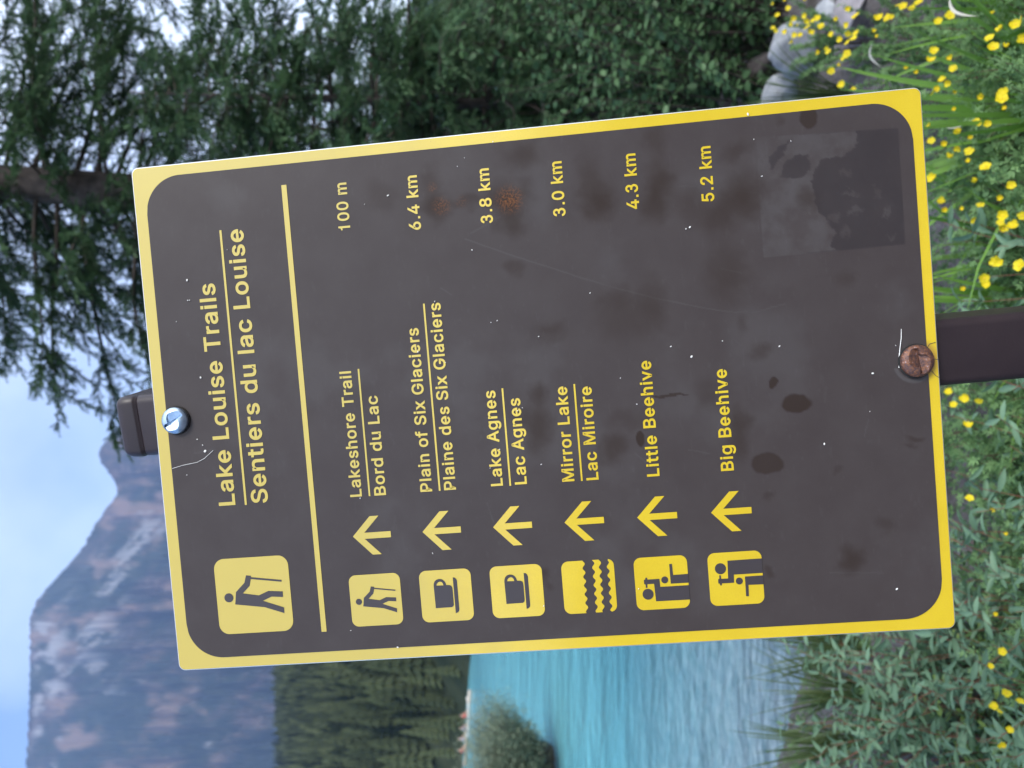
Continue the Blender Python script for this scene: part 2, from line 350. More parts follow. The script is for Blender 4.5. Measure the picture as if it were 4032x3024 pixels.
def make_spruce(seed, H, r_base, z0, radius, dz=.24, per=5, sec_step=.075, sprig_step=.055, sprig=(.075, .12), bare=.35, tpl=SPRIG, zmax=None, lean=(0, 0), gaps=.10, thick=False):
    g = np.random.default_rng(seed); zmax = zmax or H * .98
    zz = np.linspace(-.25, H, 24); wob = np.stack((np.sin(zz * .7 + seed) * .03 + lean[0] * zz, np.cos(zz * .9 + seed) * .03 + lean[1] * zz), -1)
    trunk_p = np.concatenate((wob, zz[:, None]), -1)[None]
    rad = np.maximum(r_base * (1 - zz / H) ** .8, .006) * (1 + .35 * np.exp(-np.maximum(zz, 0) * 3)); tr_v, tr_q = tubes(trunk_p, rad[None], 12)
    bp, br, sp, sr, P, D, Up, Ls, Tn = [], [], [], [], [], [], [], [], []
    z = z0
    while z < zmax:
        n = per + g.integers(-1, 2)
        for k in range(n):
            az_ = (k + g.uniform(-.35, .35)) / n * 2 * math.pi + z * 2.4
            L = radius(z, az_) * g.uniform(.72, 1.12)
            if L < .06: continue
            up0 = .30 - .75 * max(0, 1 - z / H) * .8; zb = z + g.uniform(-.1, .1)
            s = np.linspace(0, 1, 12)
            o = np.array((math.cos(az_), math.sin(az_))); bend = g.uniform(-.25, .25)
            lat = np.array((-o[1], o[0]))
            xy = o[None] * (s * L)[:, None] + lat[None] * (bend * L * s ** 2 * .5)[:, None]
            dzv = L * (up0 * s - .30 * s ** 2 * (1 - z / H) + .16 * s ** 3)
            dzv = dzv + L * .05 * np.sin(s * g.uniform(3, 9) + g.uniform(0, 6)) * s; xy = xy + lat[None] * (L * .06 * np.sin(s * g.uniform(3, 8) + g.uniform(0, 6)) * s)[:, None]
            base = np.array((np.interp(zb, zz, wob[:, 0]), np.interp(zb, zz, wob[:, 1]), zb))
            path = base + np.concatenate((xy, dzv[:, None]), -1)
            bp.append(path); br.append((.004 + .010 * L) * (1 - s * .85))
            tb = g.uniform(0, 1)
            # side twigs
            ns = max(3, int(L / sec_step)); ss = np.sort(g.uniform(.10, 1.0, ns))
            for j, q in enumerate(ss):
                if q < bare and g.random() < .82: continue
                if g.random() < gaps: continue
                b0 = np.array([np.interp(q, s, path[:, i]) for i in range(3)])
                tg = np.array([np.interp(min(q + .06, 1), s, path[:, i]) - np.interp(max(q - .06, 0), s, path[:, i]) for i in range(3)]); tg /= np.linalg.norm(tg) + 1e-9
                side = 1 if j % 2 else -1
                l2 = (.10 + .42 * L * (1 - q) ** .7 * .7) * g.uniform(.6, 1.2); l2 = min(l2, .55)
                dr = tg * .75 + np.append(lat, 0) * side * .75 + np.array((0, 0, .22 - .75 * g.random())); dr /= np.linalg.norm(dr)
                t2 = np.linspace(0, 1, 5); pth = b0 + dr[None] * (t2 * l2)[:, None] + np.array((0, 0, -.22))[None] * (t2 ** 2 * l2)[:, None]
                sp.append(pth); sr.append(np.full(5, .0028) * (1 - .6 * t2))
                m_ = max(2, int(l2 / sprig_step)); tq = (np.arange(m_) + g.uniform(.2, .8)) / m_
                for sd in ((-1, 0, 1) if thick else (-1, 1)):
                    pp = b0 + dr[None] * (tq * l2)[:, None] + np.array((0, 0, -.22))[None] * (tq ** 2 * l2)[:, None]
                    ldir = np.cross(dr, (0, 0, 1)); ldir = ldir / (np.linalg.norm(ldir) + 1e-9)
                    d_ = dr[None] * .8 + ldir[None] * sd * g.uniform(.35, .9, (m_, 1)) + np.array((0, 0, -.38))[None] * g.uniform(-.3, 1.3, (m_, 1)) + g.normal(0, .34, (m_, 3))
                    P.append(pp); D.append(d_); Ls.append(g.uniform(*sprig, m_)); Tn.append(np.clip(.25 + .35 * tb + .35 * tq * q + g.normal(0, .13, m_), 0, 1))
                P.append(pth[-1:]); D.append((pth[-1] - pth[-2])[None]); Ls.append(np.array([sprig[1]])); Tn.append(np.array([min(1, .55 + .4 * tb)]))
        z += dz * g.uniform(.8, 1.2)
    P = np.concatenate(P); D = np.concatenate(D); Ls = np.concatenate(Ls); Tn = np.concatenate(Tn)
    up = g.normal(0, .5, P.shape) + np.array((0, 0, 1.))
    v, f = scatter(tpl[0], tpl[1], frames(D, up), Ls, P)
    v1, q1 = tubes(np.array(bp), np.array(br), 5); v2, q2 = tubes(np.array(sp), np.array(sr), 3)
    bv = np.concatenate((v1, v2)); bf = [np.concatenate((q1, q2 + len(v1)))]
    return (mesh('trunk', tr_v, [tr_q], M_BARK, smooth=True), mesh('branches', bv, bf, M_TWIG, smooth=True),
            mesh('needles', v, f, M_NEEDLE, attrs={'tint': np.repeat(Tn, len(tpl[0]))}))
def put_spruce(meshes, loc, rz, label, group='spruces beside the path', sc=1.0):
    o = empty('spruce_tree', loc, rz); o.scale = (sc, sc, sc); tag(o, label, 'tree', group)
    for n_, me in zip(('trunk', 'branches', 'needles'), meshes): link(n_, me, o)
    return o
def base_at(U, d):
    p = at(U, 1804, d); return (p[0], p[1], float(ground_h(p[0], p[1])))
def rad_main(z, a):                                        # the tall spruce: long low boughs towards the water
    toward = .5 + .5 * math.cos(a - math.pi * 1.02)
    front = max(0., math.cos(a + 1.83)) ** 2 * .75 if z > 3.2 else 0.
    return (1 - front) * np.interp(z, (.5, 2.0, 3.0, 3.5, 4.2, 5.2, 7, 9.5), (.8, .9, 1.05, 1.45, 2.0, 2.25, 1.8, .3)) * (.74 + .31 * toward)
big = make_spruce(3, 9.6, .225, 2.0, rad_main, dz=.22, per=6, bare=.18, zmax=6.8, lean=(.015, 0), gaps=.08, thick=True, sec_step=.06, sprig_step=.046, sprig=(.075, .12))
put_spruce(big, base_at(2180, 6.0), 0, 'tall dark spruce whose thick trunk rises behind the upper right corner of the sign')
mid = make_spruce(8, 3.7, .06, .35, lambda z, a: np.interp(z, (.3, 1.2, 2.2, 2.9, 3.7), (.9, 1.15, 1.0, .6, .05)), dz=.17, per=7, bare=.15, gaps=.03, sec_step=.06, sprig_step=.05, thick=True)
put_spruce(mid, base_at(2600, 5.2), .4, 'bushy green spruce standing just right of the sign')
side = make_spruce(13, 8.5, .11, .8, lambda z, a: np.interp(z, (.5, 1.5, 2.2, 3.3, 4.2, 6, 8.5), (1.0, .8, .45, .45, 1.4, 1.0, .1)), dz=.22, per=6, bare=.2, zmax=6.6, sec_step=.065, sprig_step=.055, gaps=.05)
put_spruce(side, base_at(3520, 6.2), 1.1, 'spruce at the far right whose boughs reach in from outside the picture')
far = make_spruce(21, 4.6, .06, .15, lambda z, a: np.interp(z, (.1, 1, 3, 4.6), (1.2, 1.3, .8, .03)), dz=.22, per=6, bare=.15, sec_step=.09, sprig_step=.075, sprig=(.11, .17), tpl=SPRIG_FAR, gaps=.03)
for U, d, rz, sc, lab in ((2080, 8.2, 0, .93, 'young spruce behind the tall trunk, mostly hidden by the sign'),
                          (2480, 9.0, 2.0, 1.0, 'young spruce deep in shade behind the bushy green spruce'),
                          (2900, 8.6, 4.0, .62, 'young spruce in the gap between the bushy spruce and the right-hand boughs'),
                          (2650, 11.5, 1.0, 1.2, 'most distant of the young spruces, showing only through gaps in the others'),
                          (3250, 10.5, 3.1, .75, 'distant young spruce at the right edge of the picture')):
    put_spruce(far, base_at(U, d), rz, lab, 'young spruces in the background', sc)
# ---- broad-leaved bushes under the spruces
def leaf_template(w=.36, fold=.12, n=4, curl=.15):
    v, f = [], []
    for i in range(n + 1):
        s = i / n; ww = w * math.sin(math.pi * min(1, s * .93 + .05)) ** .8 * .5; zc = -curl * s * s
        v += [(s, -ww, zc + fold * ww * 2), (s, 0, zc), (s, ww, zc + fold * ww * 2)]
    for i in range(n):
        a = i * 3; f += [(a, a + 3, a + 4, a + 1), (a + 1, a + 4, a + 5, a + 2)]
    return np.array(v), [np.array(f)]
OVAL = leaf_template(.62, .1, 4, .2)
LANCE = leaf_template(.27, .25, 4, .25)
def make_bush(seed, H, spread, stems, leaves, tpl, size, mat, stem_mat, lift=.35, low=.25, stem_r=.006, jitter=.5, droop=.0, fluff=0.0):
    g = np.random.default_rng(seed)
    paths, rads, P, D, L, T = [], [], [], [], [], []
    for i in range(stems):
        a = g.uniform(0, 6.283); rr_ = spread * math.sqrt(g.uniform(.02, 1)); h = H * g.uniform(.6, 1.05) * (1 - .25 * (rr_ / spread) ** 2)
        e = np.array((math.cos(a) * rr_, math.sin(a) * rr_, h)); b = np.array((e[0] * .22, e[1] * .22, -.03))
        s = np.linspace(0, 1, 8)[:, None]; mid_ = np.array((e[0] * .45, e[1] * .45, h * .62))
        pth = (1 - s) ** 2 * b + 2 * s * (1 - s) * mid_ + s ** 2 * e + g.normal(0, .012 * H, (8, 3)) * s
        paths.append(pth); rads.append(stem_r * (1 - .75 * s[:, 0]))
        q = low + (1 - low) * np.sort(g.uniform(0, 1, leaves)); tb = g.uniform(0, 1)
        pp = np.stack([np.interp(q, s[:, 0], pth[:, k]) for k in range(3)], -1)
        pp = pp + g.normal(0, fluff + 1e-9, pp.shape)
        tg = unit(np.gradient(pth, axis=0)); tg = np.stack([np.interp(q, s[:, 0], tg[:, k]) for k in range(3)], -1)
        ph = g.uniform(0, 6.28) + np.arange(leaves) * 2.4
        out_ = np.stack((np.cos(ph), np.sin(ph), np.zeros(leaves)), -1)
        d = out_ + tg * lift + np.array((0, 0, -droop)) + g.normal(0, jitter * .4, (leaves, 3))
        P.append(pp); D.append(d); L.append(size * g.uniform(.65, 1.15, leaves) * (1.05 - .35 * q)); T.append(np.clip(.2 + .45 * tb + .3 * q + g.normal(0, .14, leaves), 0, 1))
    P, D, L, T = map(np.concatenate, (P, D, L, T))
    v, f = scatter(tpl[0], tpl[1], frames(D, np.array((0, 0, 1.)) + g.normal(0, jitter, P.shape)), L, P)
    sv, sq = tubes(np.array(paths), np.array(rads), 5)
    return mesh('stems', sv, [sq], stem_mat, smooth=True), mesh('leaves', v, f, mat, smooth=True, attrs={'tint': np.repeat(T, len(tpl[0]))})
def put_bush(name, ms, loc, rz, label, cat, group=None, sc=1.0, parts=('stems', 'leaves')):
    o = empty(name, loc, rz); o.scale = (sc, sc, sc); tag(o, label, cat, group)
    for n_, me in zip(parts, ms): link(n_, me, o)
    return o
M_BROWNSTEM = plain('brown_stem', (.05, .04, .032), .9, .3, 30)
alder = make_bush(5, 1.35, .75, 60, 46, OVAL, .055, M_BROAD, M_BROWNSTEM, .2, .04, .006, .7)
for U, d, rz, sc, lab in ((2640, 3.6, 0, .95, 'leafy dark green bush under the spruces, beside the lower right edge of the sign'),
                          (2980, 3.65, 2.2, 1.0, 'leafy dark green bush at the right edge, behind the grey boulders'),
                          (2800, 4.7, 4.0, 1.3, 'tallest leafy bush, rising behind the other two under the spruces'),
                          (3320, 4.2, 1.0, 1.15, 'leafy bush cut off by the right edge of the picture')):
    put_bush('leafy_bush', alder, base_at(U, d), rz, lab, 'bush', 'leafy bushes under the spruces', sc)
willow_far = make_bush(9, 2.15, 1.7, 260, 130, LANCE, .10, M_GREYLEAF, M_BROWNSTEM, .2, .25, .008, 1.0, 0, .13)
p = at(20, 1804, 20.0)
put_bush('shore_shrub', willow_far, (p[0], p[1], float(ground_h(p[0], p[1]))), 0, 'grey green rounded shrub standing at the water at the left edge', 'shrub', None, 1.14)

# ================================================================== ROCKS
M_ROCK = Mat('pale_grey_rock'); M_ROCK.set(Roughness=.85)
c = M_ROCK.ramp(M_ROCK.noise(9, 6, .65), ((.3, (.14, .15, .17)), (.52, (.27, .285, .31)), (.72, (.42, .435, .46)))); M_ROCK.color(c); M_ROCK.bump(M_ROCK.noise(40, 5), .5, .01); M_ROCK = M_ROCK.m
M_ROCKD = plain('dark_slate_rock', (.10, .11, .13), .9, .4, 12)
def make_rock(seed, sx, sy, sz, mat):
    g = np.random.default_rng(seed); bm = bmesh.new(); bmesh.ops.create_icosphere(bm, subdivisions=4, radius=1)
    v = np.array([q.co[:] for q in bm.verts])
    for k in range(9):                                     # planar knocks give it facets
        n_ = unit(g.normal(0, 1, 3)); dlim = g.uniform(.62, .9); ex = np.maximum(v @ n_ - dlim, 0); v -= ex[:, None] * n_[None] * .85
    v += unit(v) * ((vnoise(v[:, :2] * 2 + v[:, 2:] * 1.3, seed, 4) - .5) * .18)[:, None]
    v = v * np.array((sx, sy, sz))
    for q, co in zip(bm.verts, v): q.co = co
    me = bpy.data.meshes.new('rock'); bm.to_mesh(me); bm.free(); me.materials.append(mat)
    for p_ in me.polygons: p_.use_smooth = True
    return me
def put_rock(seed, U, V, d, size, rz, label, mat=None, group=None):
    p = at(U, V, d); o = link('rock', make_rock(seed, *size, mat or M_ROCK)); o.location = Vector(p.tolist()); o.rotation_euler = (.15, .2, rz); tag(o, label, 'rock', group); return o
put_rock(1, 2822, 3125, 3.15, (.10, .11, .115), .5, 'largest pale grey boulder, behind a cluster of yellow flowers', group='pale grey boulders by the path')
put_rock(2, 2975, 3255, 3.05, (.075, .06, .042), .2, 'low rounded pale grey stone at the right edge beside the largest boulder', group='pale grey boulders by the path')
put_rock(4, 2652, 3070, 3.3, (.075, .09, .075), 1.0, 'pale grey boulder half hidden behind the sign edge', group='pale grey boulders by the path')
put_rock(6, 2775, 2925, 3.75, (.06, .05, .045), .1, 'dark bluish stone in the shade under the leafy bush', M_ROCKD)
put_rock(7, 2985, 3350, 2.75, (.14, .10, .05), .9, 'broad flat grey stone in the soil at the right edge', plain('dusty_stone', (.26, .24, .26), .95, .3, 9))
for i, (U, V, d, s, lab) in enumerate(((60, 3560, 2.75, .055, 'grey lakeside stone nearest the lower left corner of the view'), (150, 3450, 2.95, .07, 'larger grey lakeside stone among the willow leaves'), (20, 3400, 3.1, .06, 'grey lakeside stone at the left edge near the water'))):
    put_rock(30 + i, U, V, d, (s * 1.3, s, s * .5), i * 1.3, lab, M_ROCK, 'grey stones on the lake bank')
for i, (U, V, d, s, lab) in enumerate(((2760, 2990, 3.6, .07, 'brown stone in deep shade left of the largest boulder'), (2700, 3010, 3.9, .06, 'small brown stone in deep shade above the half hidden boulder'))):
    put_rock(40 + i, U, V, d, (s, s, s * .8), i, lab, plain('earthy_stone', (.07, .06, .06), .95, .3, 14))

# ================================================================== FLOWERING SHRUBS
M_CINQ = leafy('cinquefoil_leaves', (.045, .115, .045), (.24, .40, .16), .55, .35, .25)
M_STEM = plain('shrub_stem', (.11, .075, .05), .9, .3, 40)
M_PETAL = leafy('yellow_petals', (.66, .51, .015), (.84, .71, .03), .5, .3, .2)
M_CENTRE = plain('flower_centre', (.74, .52, .02), .8, .2, 200)
def five_leaf():
    v, f = [], []
    for a, l in ((0, 1), (.75, .85), (-.75, .85), (1.7, .62), (-1.7, .62)):
        c_, s_ = math.cos(a), math.sin(a); k = len(v); ox = .0 if abs(a) < 1 else -.18
        v += [(ox, 0, 0), (ox + c_ * l * .5 - s_ * .13, s_ * l * .5 + c_ * .13, .07), (ox + c_ * l, s_ * l, -.06), (ox + c_ * l * .5 + s_ * .13, s_ * l * .5 - c_ * .13, .07)]
        f.append((k, k + 3, k + 2, k + 1))
    return np.array(v), [np.array(f)]
FIVE = five_leaf()
CINQ = [make_bush(50 + i, .43, .22, 44, 80, FIVE, .021 + .003 * (i % 2), M_CINQ, M_STEM, .6, .18, .0028, .8, 0, .016) for i in range(4)]
CINQ_THIN = [make_bush(60 + i, .40, .17, 16, 34, FIVE, .024, M_CINQ, M_STEM, .6, .45, .0022, .7) for i in range(2)]
def make_bloom(seed, r=.0135, cup=.35):
    g = np.random.default_rng(seed); v, f, mi, tn = [], [], [], []
    for k in range(5):
        a0 = k * 2 * math.pi / 5 + g.normal(0, .08); rk = r * g.uniform(.9, 1.1); cu = cup * g.uniform(.6, 1.5); b = len(v); nr, na = 4, 5
        for i in range(nr):
            s = (i + .25) / (nr - .75)
            for j in range(na):
                q = (j / (na - 1) - .5) * 2; half = .62 * math.sin(math.pi * (.16 + .60 * s)) * rk * .80
                x = s * rk * (1 - .10 * q * q * (i == nr - 1)); y = q * half; z = cu * rk * s * s + .10 * rk * q * q + (.0006 if k % 2 else 0)
                v.append((math.cos(a0) * x - math.sin(a0) * y, math.sin(a0) * x + math.cos(a0) * y, z)); tn.append(np.clip(.55 + g.normal(0, .2), 0, 1))
        for i in range(nr - 1):
            for j in range(na - 1): f.append((b + i * na + j, b + (i + 1) * na + j, b + (i + 1) * na + j + 1, b + i * na + j + 1)); mi.append(0)
    b = len(v); rings = ((.0, .0028), (.0022, .0024), (.0034, .0008))
    for rr_, zz_ in rings:
        for j in range(8): v.append((math.cos(j * .785) * rr_, math.sin(j * .785) * rr_, zz_ + .0008)); tn.append(.3)
    for i in range(2):
        for j in range(8): f.append((b + i * 8 + j, b + i * 8 + 8 + j, b + i * 8 + 8 + (j + 1) % 8, b + i * 8 + (j + 1) % 8)); mi.append(1)
    return mesh('flower', np.array(v), [np.array(f)], [M_PETAL, M_CENTRE], mi, True, {'tint': tn})
BLOOM = [make_bloom(i, .0135, .15 + .2 * (i % 3)) for i in range(6)]
BUD = [make_bloom(20 + i, .0085, 1.1) for i in range(2)]
FL = {  # blooms as seen: zoom window origin, scale, then (x, y) or (x, y, 1) for a bud
 (2900, 0, .27125): [(540,60,1),(710,10,1),(990,15,1),(750,120),(595,230),(840,265),(795,345),(990,225),(1030,300),(1110,300),(1175,270),(890,370,1),(530,405),(575,440),(715,465),(1030,400),(1070,450),(1120,475),(1225,380),(840,510),(925,520),(820,605,1),(1450,295,1),(1615,135),(1725,235),(1600,365),(1385,500),(1620,490),(1740,490),(1515,570),(1700,560),(1620,620),(2065,265),(2190,260),(2010,455,1),(2030,540,1),(1335,755),(1310,700),(1195,760,1),(1600,780),(1565,850),(1485,960,1),(1375,1030),(1520,1225),(1690,1310)],
 (2688, 0, .6076): [(1400,35),(1430,45),(1480,60),(1530,15),(1270,115),(1350,110),(1730,100),(1655,140),(2005,90,1),(2195,130),(2155,160),(2060,190),(1990,245),(2010,310),(2210,250),(2105,300,1),(1625,330),(1610,395),(1750,445),(1725,385,1),(1450,445,1),(1515,470,1),(1680,520),(1720,535),(1625,600),(1650,575),(2080,610),(2065,640),(1930,635,1),(1765,605,1),(2090,700,1),(1755,710,1),(1600,820),(1905,795),(1975,800),(1780,850),(1610,910),(1865,895,1),(1790,960),(1855,980),(1690,930,1),(1740,1020,1),(1960,1080),(1845,1050,1),(1620,1155),(1910,1170,1),(2130,1200),(1675,1310),(1930,1330),(2060,1285,1),(1700,1355,1),(1810,1360,1),(1890,1425),(2075,1400),(2060,1440),(2080,1480),(2135,1465),(2200,1395)],
 (2688, 1008, .6076): [(2030,35),(2055,40),(2180,60),(1955,145),(1970,190),(1820,210,1),(1720,880),(1835,920),(1920,935),(1755,965),(1845,1100),(1860,1570),(2005,1640,1)],
 (2688, 2016, .6076): [(2100,145,1),(2025,655,1),(2075,905),(1995,1000),(2100,1170),(2190,1215),(2025,1255),(2055,1285),(2125,1405),(2080,1525)]}
BUSHES = [  # centre of the bush tops in photo pixels, label
 (3020, 110, 'yellow-flowered shrub with its blooms hanging before the largest grey boulder'),
 (3200, 110, 'yellow-flowered shrub leaning over the low rounded stone at the right edge'),
 (3320, 215, 'yellow-flowered shrub on the bare grey soil right of the largest boulder'),
 (3480, 60, 'yellow-flowered shrub at the right edge, in front of the broad flat stone'),
 (3745, 80, 'yellow-flowered shrub with few blooms below the broad flat stone, at the right edge'),
 (3930, 150, 'yellow-flowered shrub in the very bottom right corner of the view'),
 (3700, 300, 'densely flowered shrub right of the sign corner, just above the grass tuft'),
 (3930, 380, 'yellow-flowered shrub behind the big bright grass tuft'),
 (3640, 560, 'small yellow-flowered shrub touching the lower right corner of the sign'),
 (3830, 560, 'yellow-flowered shrub below the lower right corner of the sign'),
 (3720, 780, 'yellow-flowered shrub directly under the right half of the sign edge'),
 (3920, 820, 'yellow-flowered shrub with four blooms in a row below the sign, right of the post'),
 (3890, 1070, 'sparsely flowered shrub just right of the brown post'),
 (3790, 1600, 'yellow-flowered shrub just left of the brown post'),
 (3860, 1960, 'nearly flowerless shrub between the post and the left corner of the sign'),
 (3910, 2480, 'shrub with two yellow blooms under the left corner of the sign'),
 (3960, 2790, 'yellow-flowered shrub in the bottom left corner of the view')]
blooms = []
for (ox, oy, sc_), pts in FL.items():
    for q in pts:
        x, y = ox + sc_ * q[0], oy + sc_ * q[1]; blooms.append((x, y, len(q) > 2))
roots = []
for i, (x, y, lab) in enumerate(BUSHES):
    p = on_z(3024 - y, x, .40); gz = float(ground_h(p[0], p[1] + .04))
    roots.append((p[0], p[1] + .04, gz))
objs = []
for i, (x, y, lab) in enumerate(BUSHES):
    o = put_bush('flowering_shrub', CINQ_THIN[i % 2] if i < 4 else CINQ[i % 4], roots[i], i * 1.7, lab, 'shrub', 'yellow-flowered shrubs around the sign post', 1.0, ('stems', 'foliage')); objs.append(o)
for k, (x, y, bud) in enumerate(blooms):
    d2 = [(x - b[0]) ** 2 + (y - b[1]) ** 2 for b in BUSHES]; i = int(np.argmin(d2)); o = objs[i]
    p = on_z(3024 - y, x, .415 + rng.uniform(-.03, .05))
    p[1] -= 0.0
    f = link('flower', (BUD if bud else BLOOM)[k % (2 if bud else 6)], o)
    local = Matrix.Rotation(-o.rotation_euler.z, 3, 'Z') @ (Vector(p.tolist()) - o.location); f.location = local
    n_ = Vector((rng.normal(0, .5), -.75 + rng.normal(0, .45), .75)).normalized()
    n_ = Matrix.Rotation(-o.rotation_euler.z, 3, 'Z') @ n_
    f.rotation_euler = (n_.to_track_quat('Z', 'Y') @ Matrix.Rotation(rng.uniform(0, 6.28), 3, 'Z').to_quaternion()).to_euler(); s_ = rng.uniform(.50, .80) * (.82 if y > 2000 else 1.0); f.scale = (s_, s_, s_)
# ---- willow shrubs with lance leaves and red stems
M_WILLOW = leafy('willow_leaves', (.042, .10, .058), (.22, .36, .22), .5, .3, .35)
M_REDSTEM = plain('red_brown_stem', (.20, .085, .055), .7, .3, 40)
WIL = [make_bush(70 + i, .52, .31, 24, 22, LANCE, .054 + .006 * i, M_WILLOW, M_REDSTEM, .25 + .15 * i, .15, .0022, .9) for i in range(3)]
for i, (U, V, z, lab) in enumerate(((40, 3560, .34, 'red-stemmed willow at the left edge beside the bank stones'), (210, 3330, .34, 'red-stemmed willow nearest the water, left of the sign'),
        (420, 3420, .40, 'red-stemmed willow hugging the lower left edge of the sign'), (150, 3760, .42, 'red-stemmed willow low on the left edge, above the corner blooms'),
        (380, 3800, .44, 'red-stemmed willow below and left of the sign corner'), (620, 3860, .44, 'red-stemmed willow directly under the left corner of the sign'),
        (880, 3880, .42, 'grey-leaved willow sprays under the sign, midway between corner and post'), (1120, 3990, .46, 'grey-leaved willow sprays at the bottom edge left of the post'),
        (20, 4020, .47, 'red-stemmed willow in the bottom left corner'), (330, 4060, .48, 'red-stemmed willow along the bottom edge near the left corner'),
        (720, 4080, .48, 'red-stemmed willow along the bottom edge under the sign'), (1960, 3960, .44, 'grey-green willow sprig beside the right side of the post'),
        (560, 3560, .38, 'red-stemmed willow mostly hidden behind the sign\'s left corner'))):
    p = on_z(U, V, z); put_bush('willow_shrub', WIL[i % 3], (p[0], p[1], float(ground_h(p[0], p[1]))), i * 2.1, lab, 'shrub', 'red-stemmed willows along the lake bank')
HERB = make_bush(88, .36, .20, 22, 26, leaf_template(.48, .12, 4, .3), .034, leafy('herb_leaves', (.06, .13, .035), (.30, .42, .12), .5, .35, .3), M_STEM, .3, .15, .002, .8)
for i, (U, V, z, lab) in enumerate(((480, 3700, .36, 'yellow-green leafy herb among the willows just left of the sign corner'), (200, 3900, .38, 'yellow-green leafy herb in the middle of the left-hand willows'),
        (1000, 3860, .36, 'yellow-green leafy herb under the sign, left of the post'), (60, 3700, .33, 'yellow-green leafy herb at the left edge above the corner'), (1400, 4040, .42, 'yellow-green leafy herb at the foot of the view just left of the post'), (640, 4000, .42, 'yellow-green leafy herb at the bottom edge below the sign corner'))):
    p = on_z(U, V, z); put_bush('leafy_herb', HERB, (p[0], p[1], float(ground_h(p[0], p[1]))), i * 1.9, lab, 'herb', 'low leafy herbs on the bank')
# ---- grass tufts and sedges
M_GRASS = leafy('grass_blades', (.08, .19, .03), (.22, .40, .07), .45, .4, .3)
M_SEDGE = leafy('sedge_blades', (.045, .085, .03), (.12, .16, .06), .5, .35, .3)
M_DRY = leafy('dry_blade', (.42, .40, .34), (.62, .60, .54), .7, .2, .2)
def make_tuft(seed, n, ln, wd, spread, mat, arch=.5):
    g = np.random.default_rng(seed); v, f, tn = [], [], []
    for i in range(n):
        a = g.uniform(0, 6.283); b = np.array((math.cos(a), math.sin(a))) * g.uniform(0, .035); L = ln * g.uniform(.55, 1.1); out_ = spread * g.uniform(.1, 1); w = wd * g.uniform(.6, 1.2)
        d = np.array((math.cos(a), math.sin(a))); lat = np.array((-d[1], d[0])); tw = g.normal(0, .4); k = len(v); m_ = 8; t0 = g.uniform(.1, .9)
        for j in range(m_):
            s = j / (m_ - 1); r_ = L * out_ * (s * .5 + arch * s ** 2.2); z = L * s * (1 - .35 * out_ * s ** 2) - .02
            ww = w * (1 - s ** 2.5) * .5 * (.55 + .9 * min(1, s * 3)) + .0002
            c0 = np.array((b[0] + d[0] * r_, b[1] + d[1] * r_, z)); sd = np.array((lat[0], lat[1], tw * s)) * ww
            v += [c0 - sd, c0 + sd]; tn += [t0, t0]
            if j: f.append((k + 2 * j - 2, k + 2 * j - 1, k + 2 * j + 1, k + 2 * j))
    return mesh('grass_tuft', np.array(v), [np.array(f)], mat, smooth=True, attrs={'tint': tn})
TUFT = [make_tuft(90 + i, 34, .58, .011, .75, M_GRASS) for i in range(2)] + [make_tuft(93, 70, .70, .014, .8, M_GRASS, .55)]
SEDGE = [make_tuft(95 + i, 60, .46, .006, .8, M_SEDGE) for i in range(2)]
for i, (U, V, z, me, lab) in enumerate(((2590, 4300, .12, TUFT[2], 'big tuft of broad bright grass spraying up from the bottom right corner'), (2980, 4250, .10, TUFT[1], 'bright grass tuft at the right end of the bottom edge'),
        (2080, 4120, .14, TUFT[0], 'thin bright grass tuft under the sign, between corner and post'),
        (1830, 4200, .12, TUFT[1], 'bright grass tuft hugging the right side of the post'), (300, 3420, .02, SEDGE[0], 'dull green sedge leaning over the water left of the sign'), (90, 3470, -.05, SEDGE[1], 'dull green sedge at the left edge by the shallows'),
        (470, 3400, .02, SEDGE[1], 'dull green sedge tuft beside the lower left sign edge'), (200, 3560, .05, SEDGE[0], 'dull green sedge among the willows, farthest from the water'),
        (2640, 3330, .0, SEDGE[1], 'thin sedge blades in front of the half hidden boulder'))):
    p = on_z(U, V, z); o = link('grass_tuft', me); o.location = Vector((p[0], p[1], float(ground_h(p[0], p[1])))); o.rotation_euler = (0, 0, i * 1.3); tag(o, lab, 'grass tuft', 'grass and sedge tufts')
for i, (U, V, z, ln, rz, lab) in enumerate(((2960, 3850, .42, .07, .3, 'curled white dry grass blade near the right edge'), (2560, 3870, .42, .065, 1.4, 'curled white dry grass blade below the sign corner'), (2760, 3470, .25, .07, -.6, 'short pale dry stalk on the grey soil'))):
    s = np.linspace(0, 1, 9); pth = np.stack((s * ln, .35 * ln * np.sin(s * 2.4), .12 * ln * np.sin(s * 3)), -1)
    sd = np.array((0, .0026, .0016))[None] * (1 - np.abs(s * 2 - 1) ** 2)[:, None] + .0004
    v = np.stack((pth - sd, pth + sd), 1).reshape(-1, 3); f = [np.array([(2 * j, 2 * j + 1, 2 * j + 3, 2 * j + 2) for j in range(8)])]
    o = link('dry_blade', mesh('dry_blade', v, f, M_DRY, smooth=True, attrs={'tint': np.full(18, .8)})); o.location = Vector(on_z(U, V, z).tolist()); o.rotation_euler = (.5, -.5, rz); tag(o, lab, 'dry grass', 'dry blades lying in the shrubs')
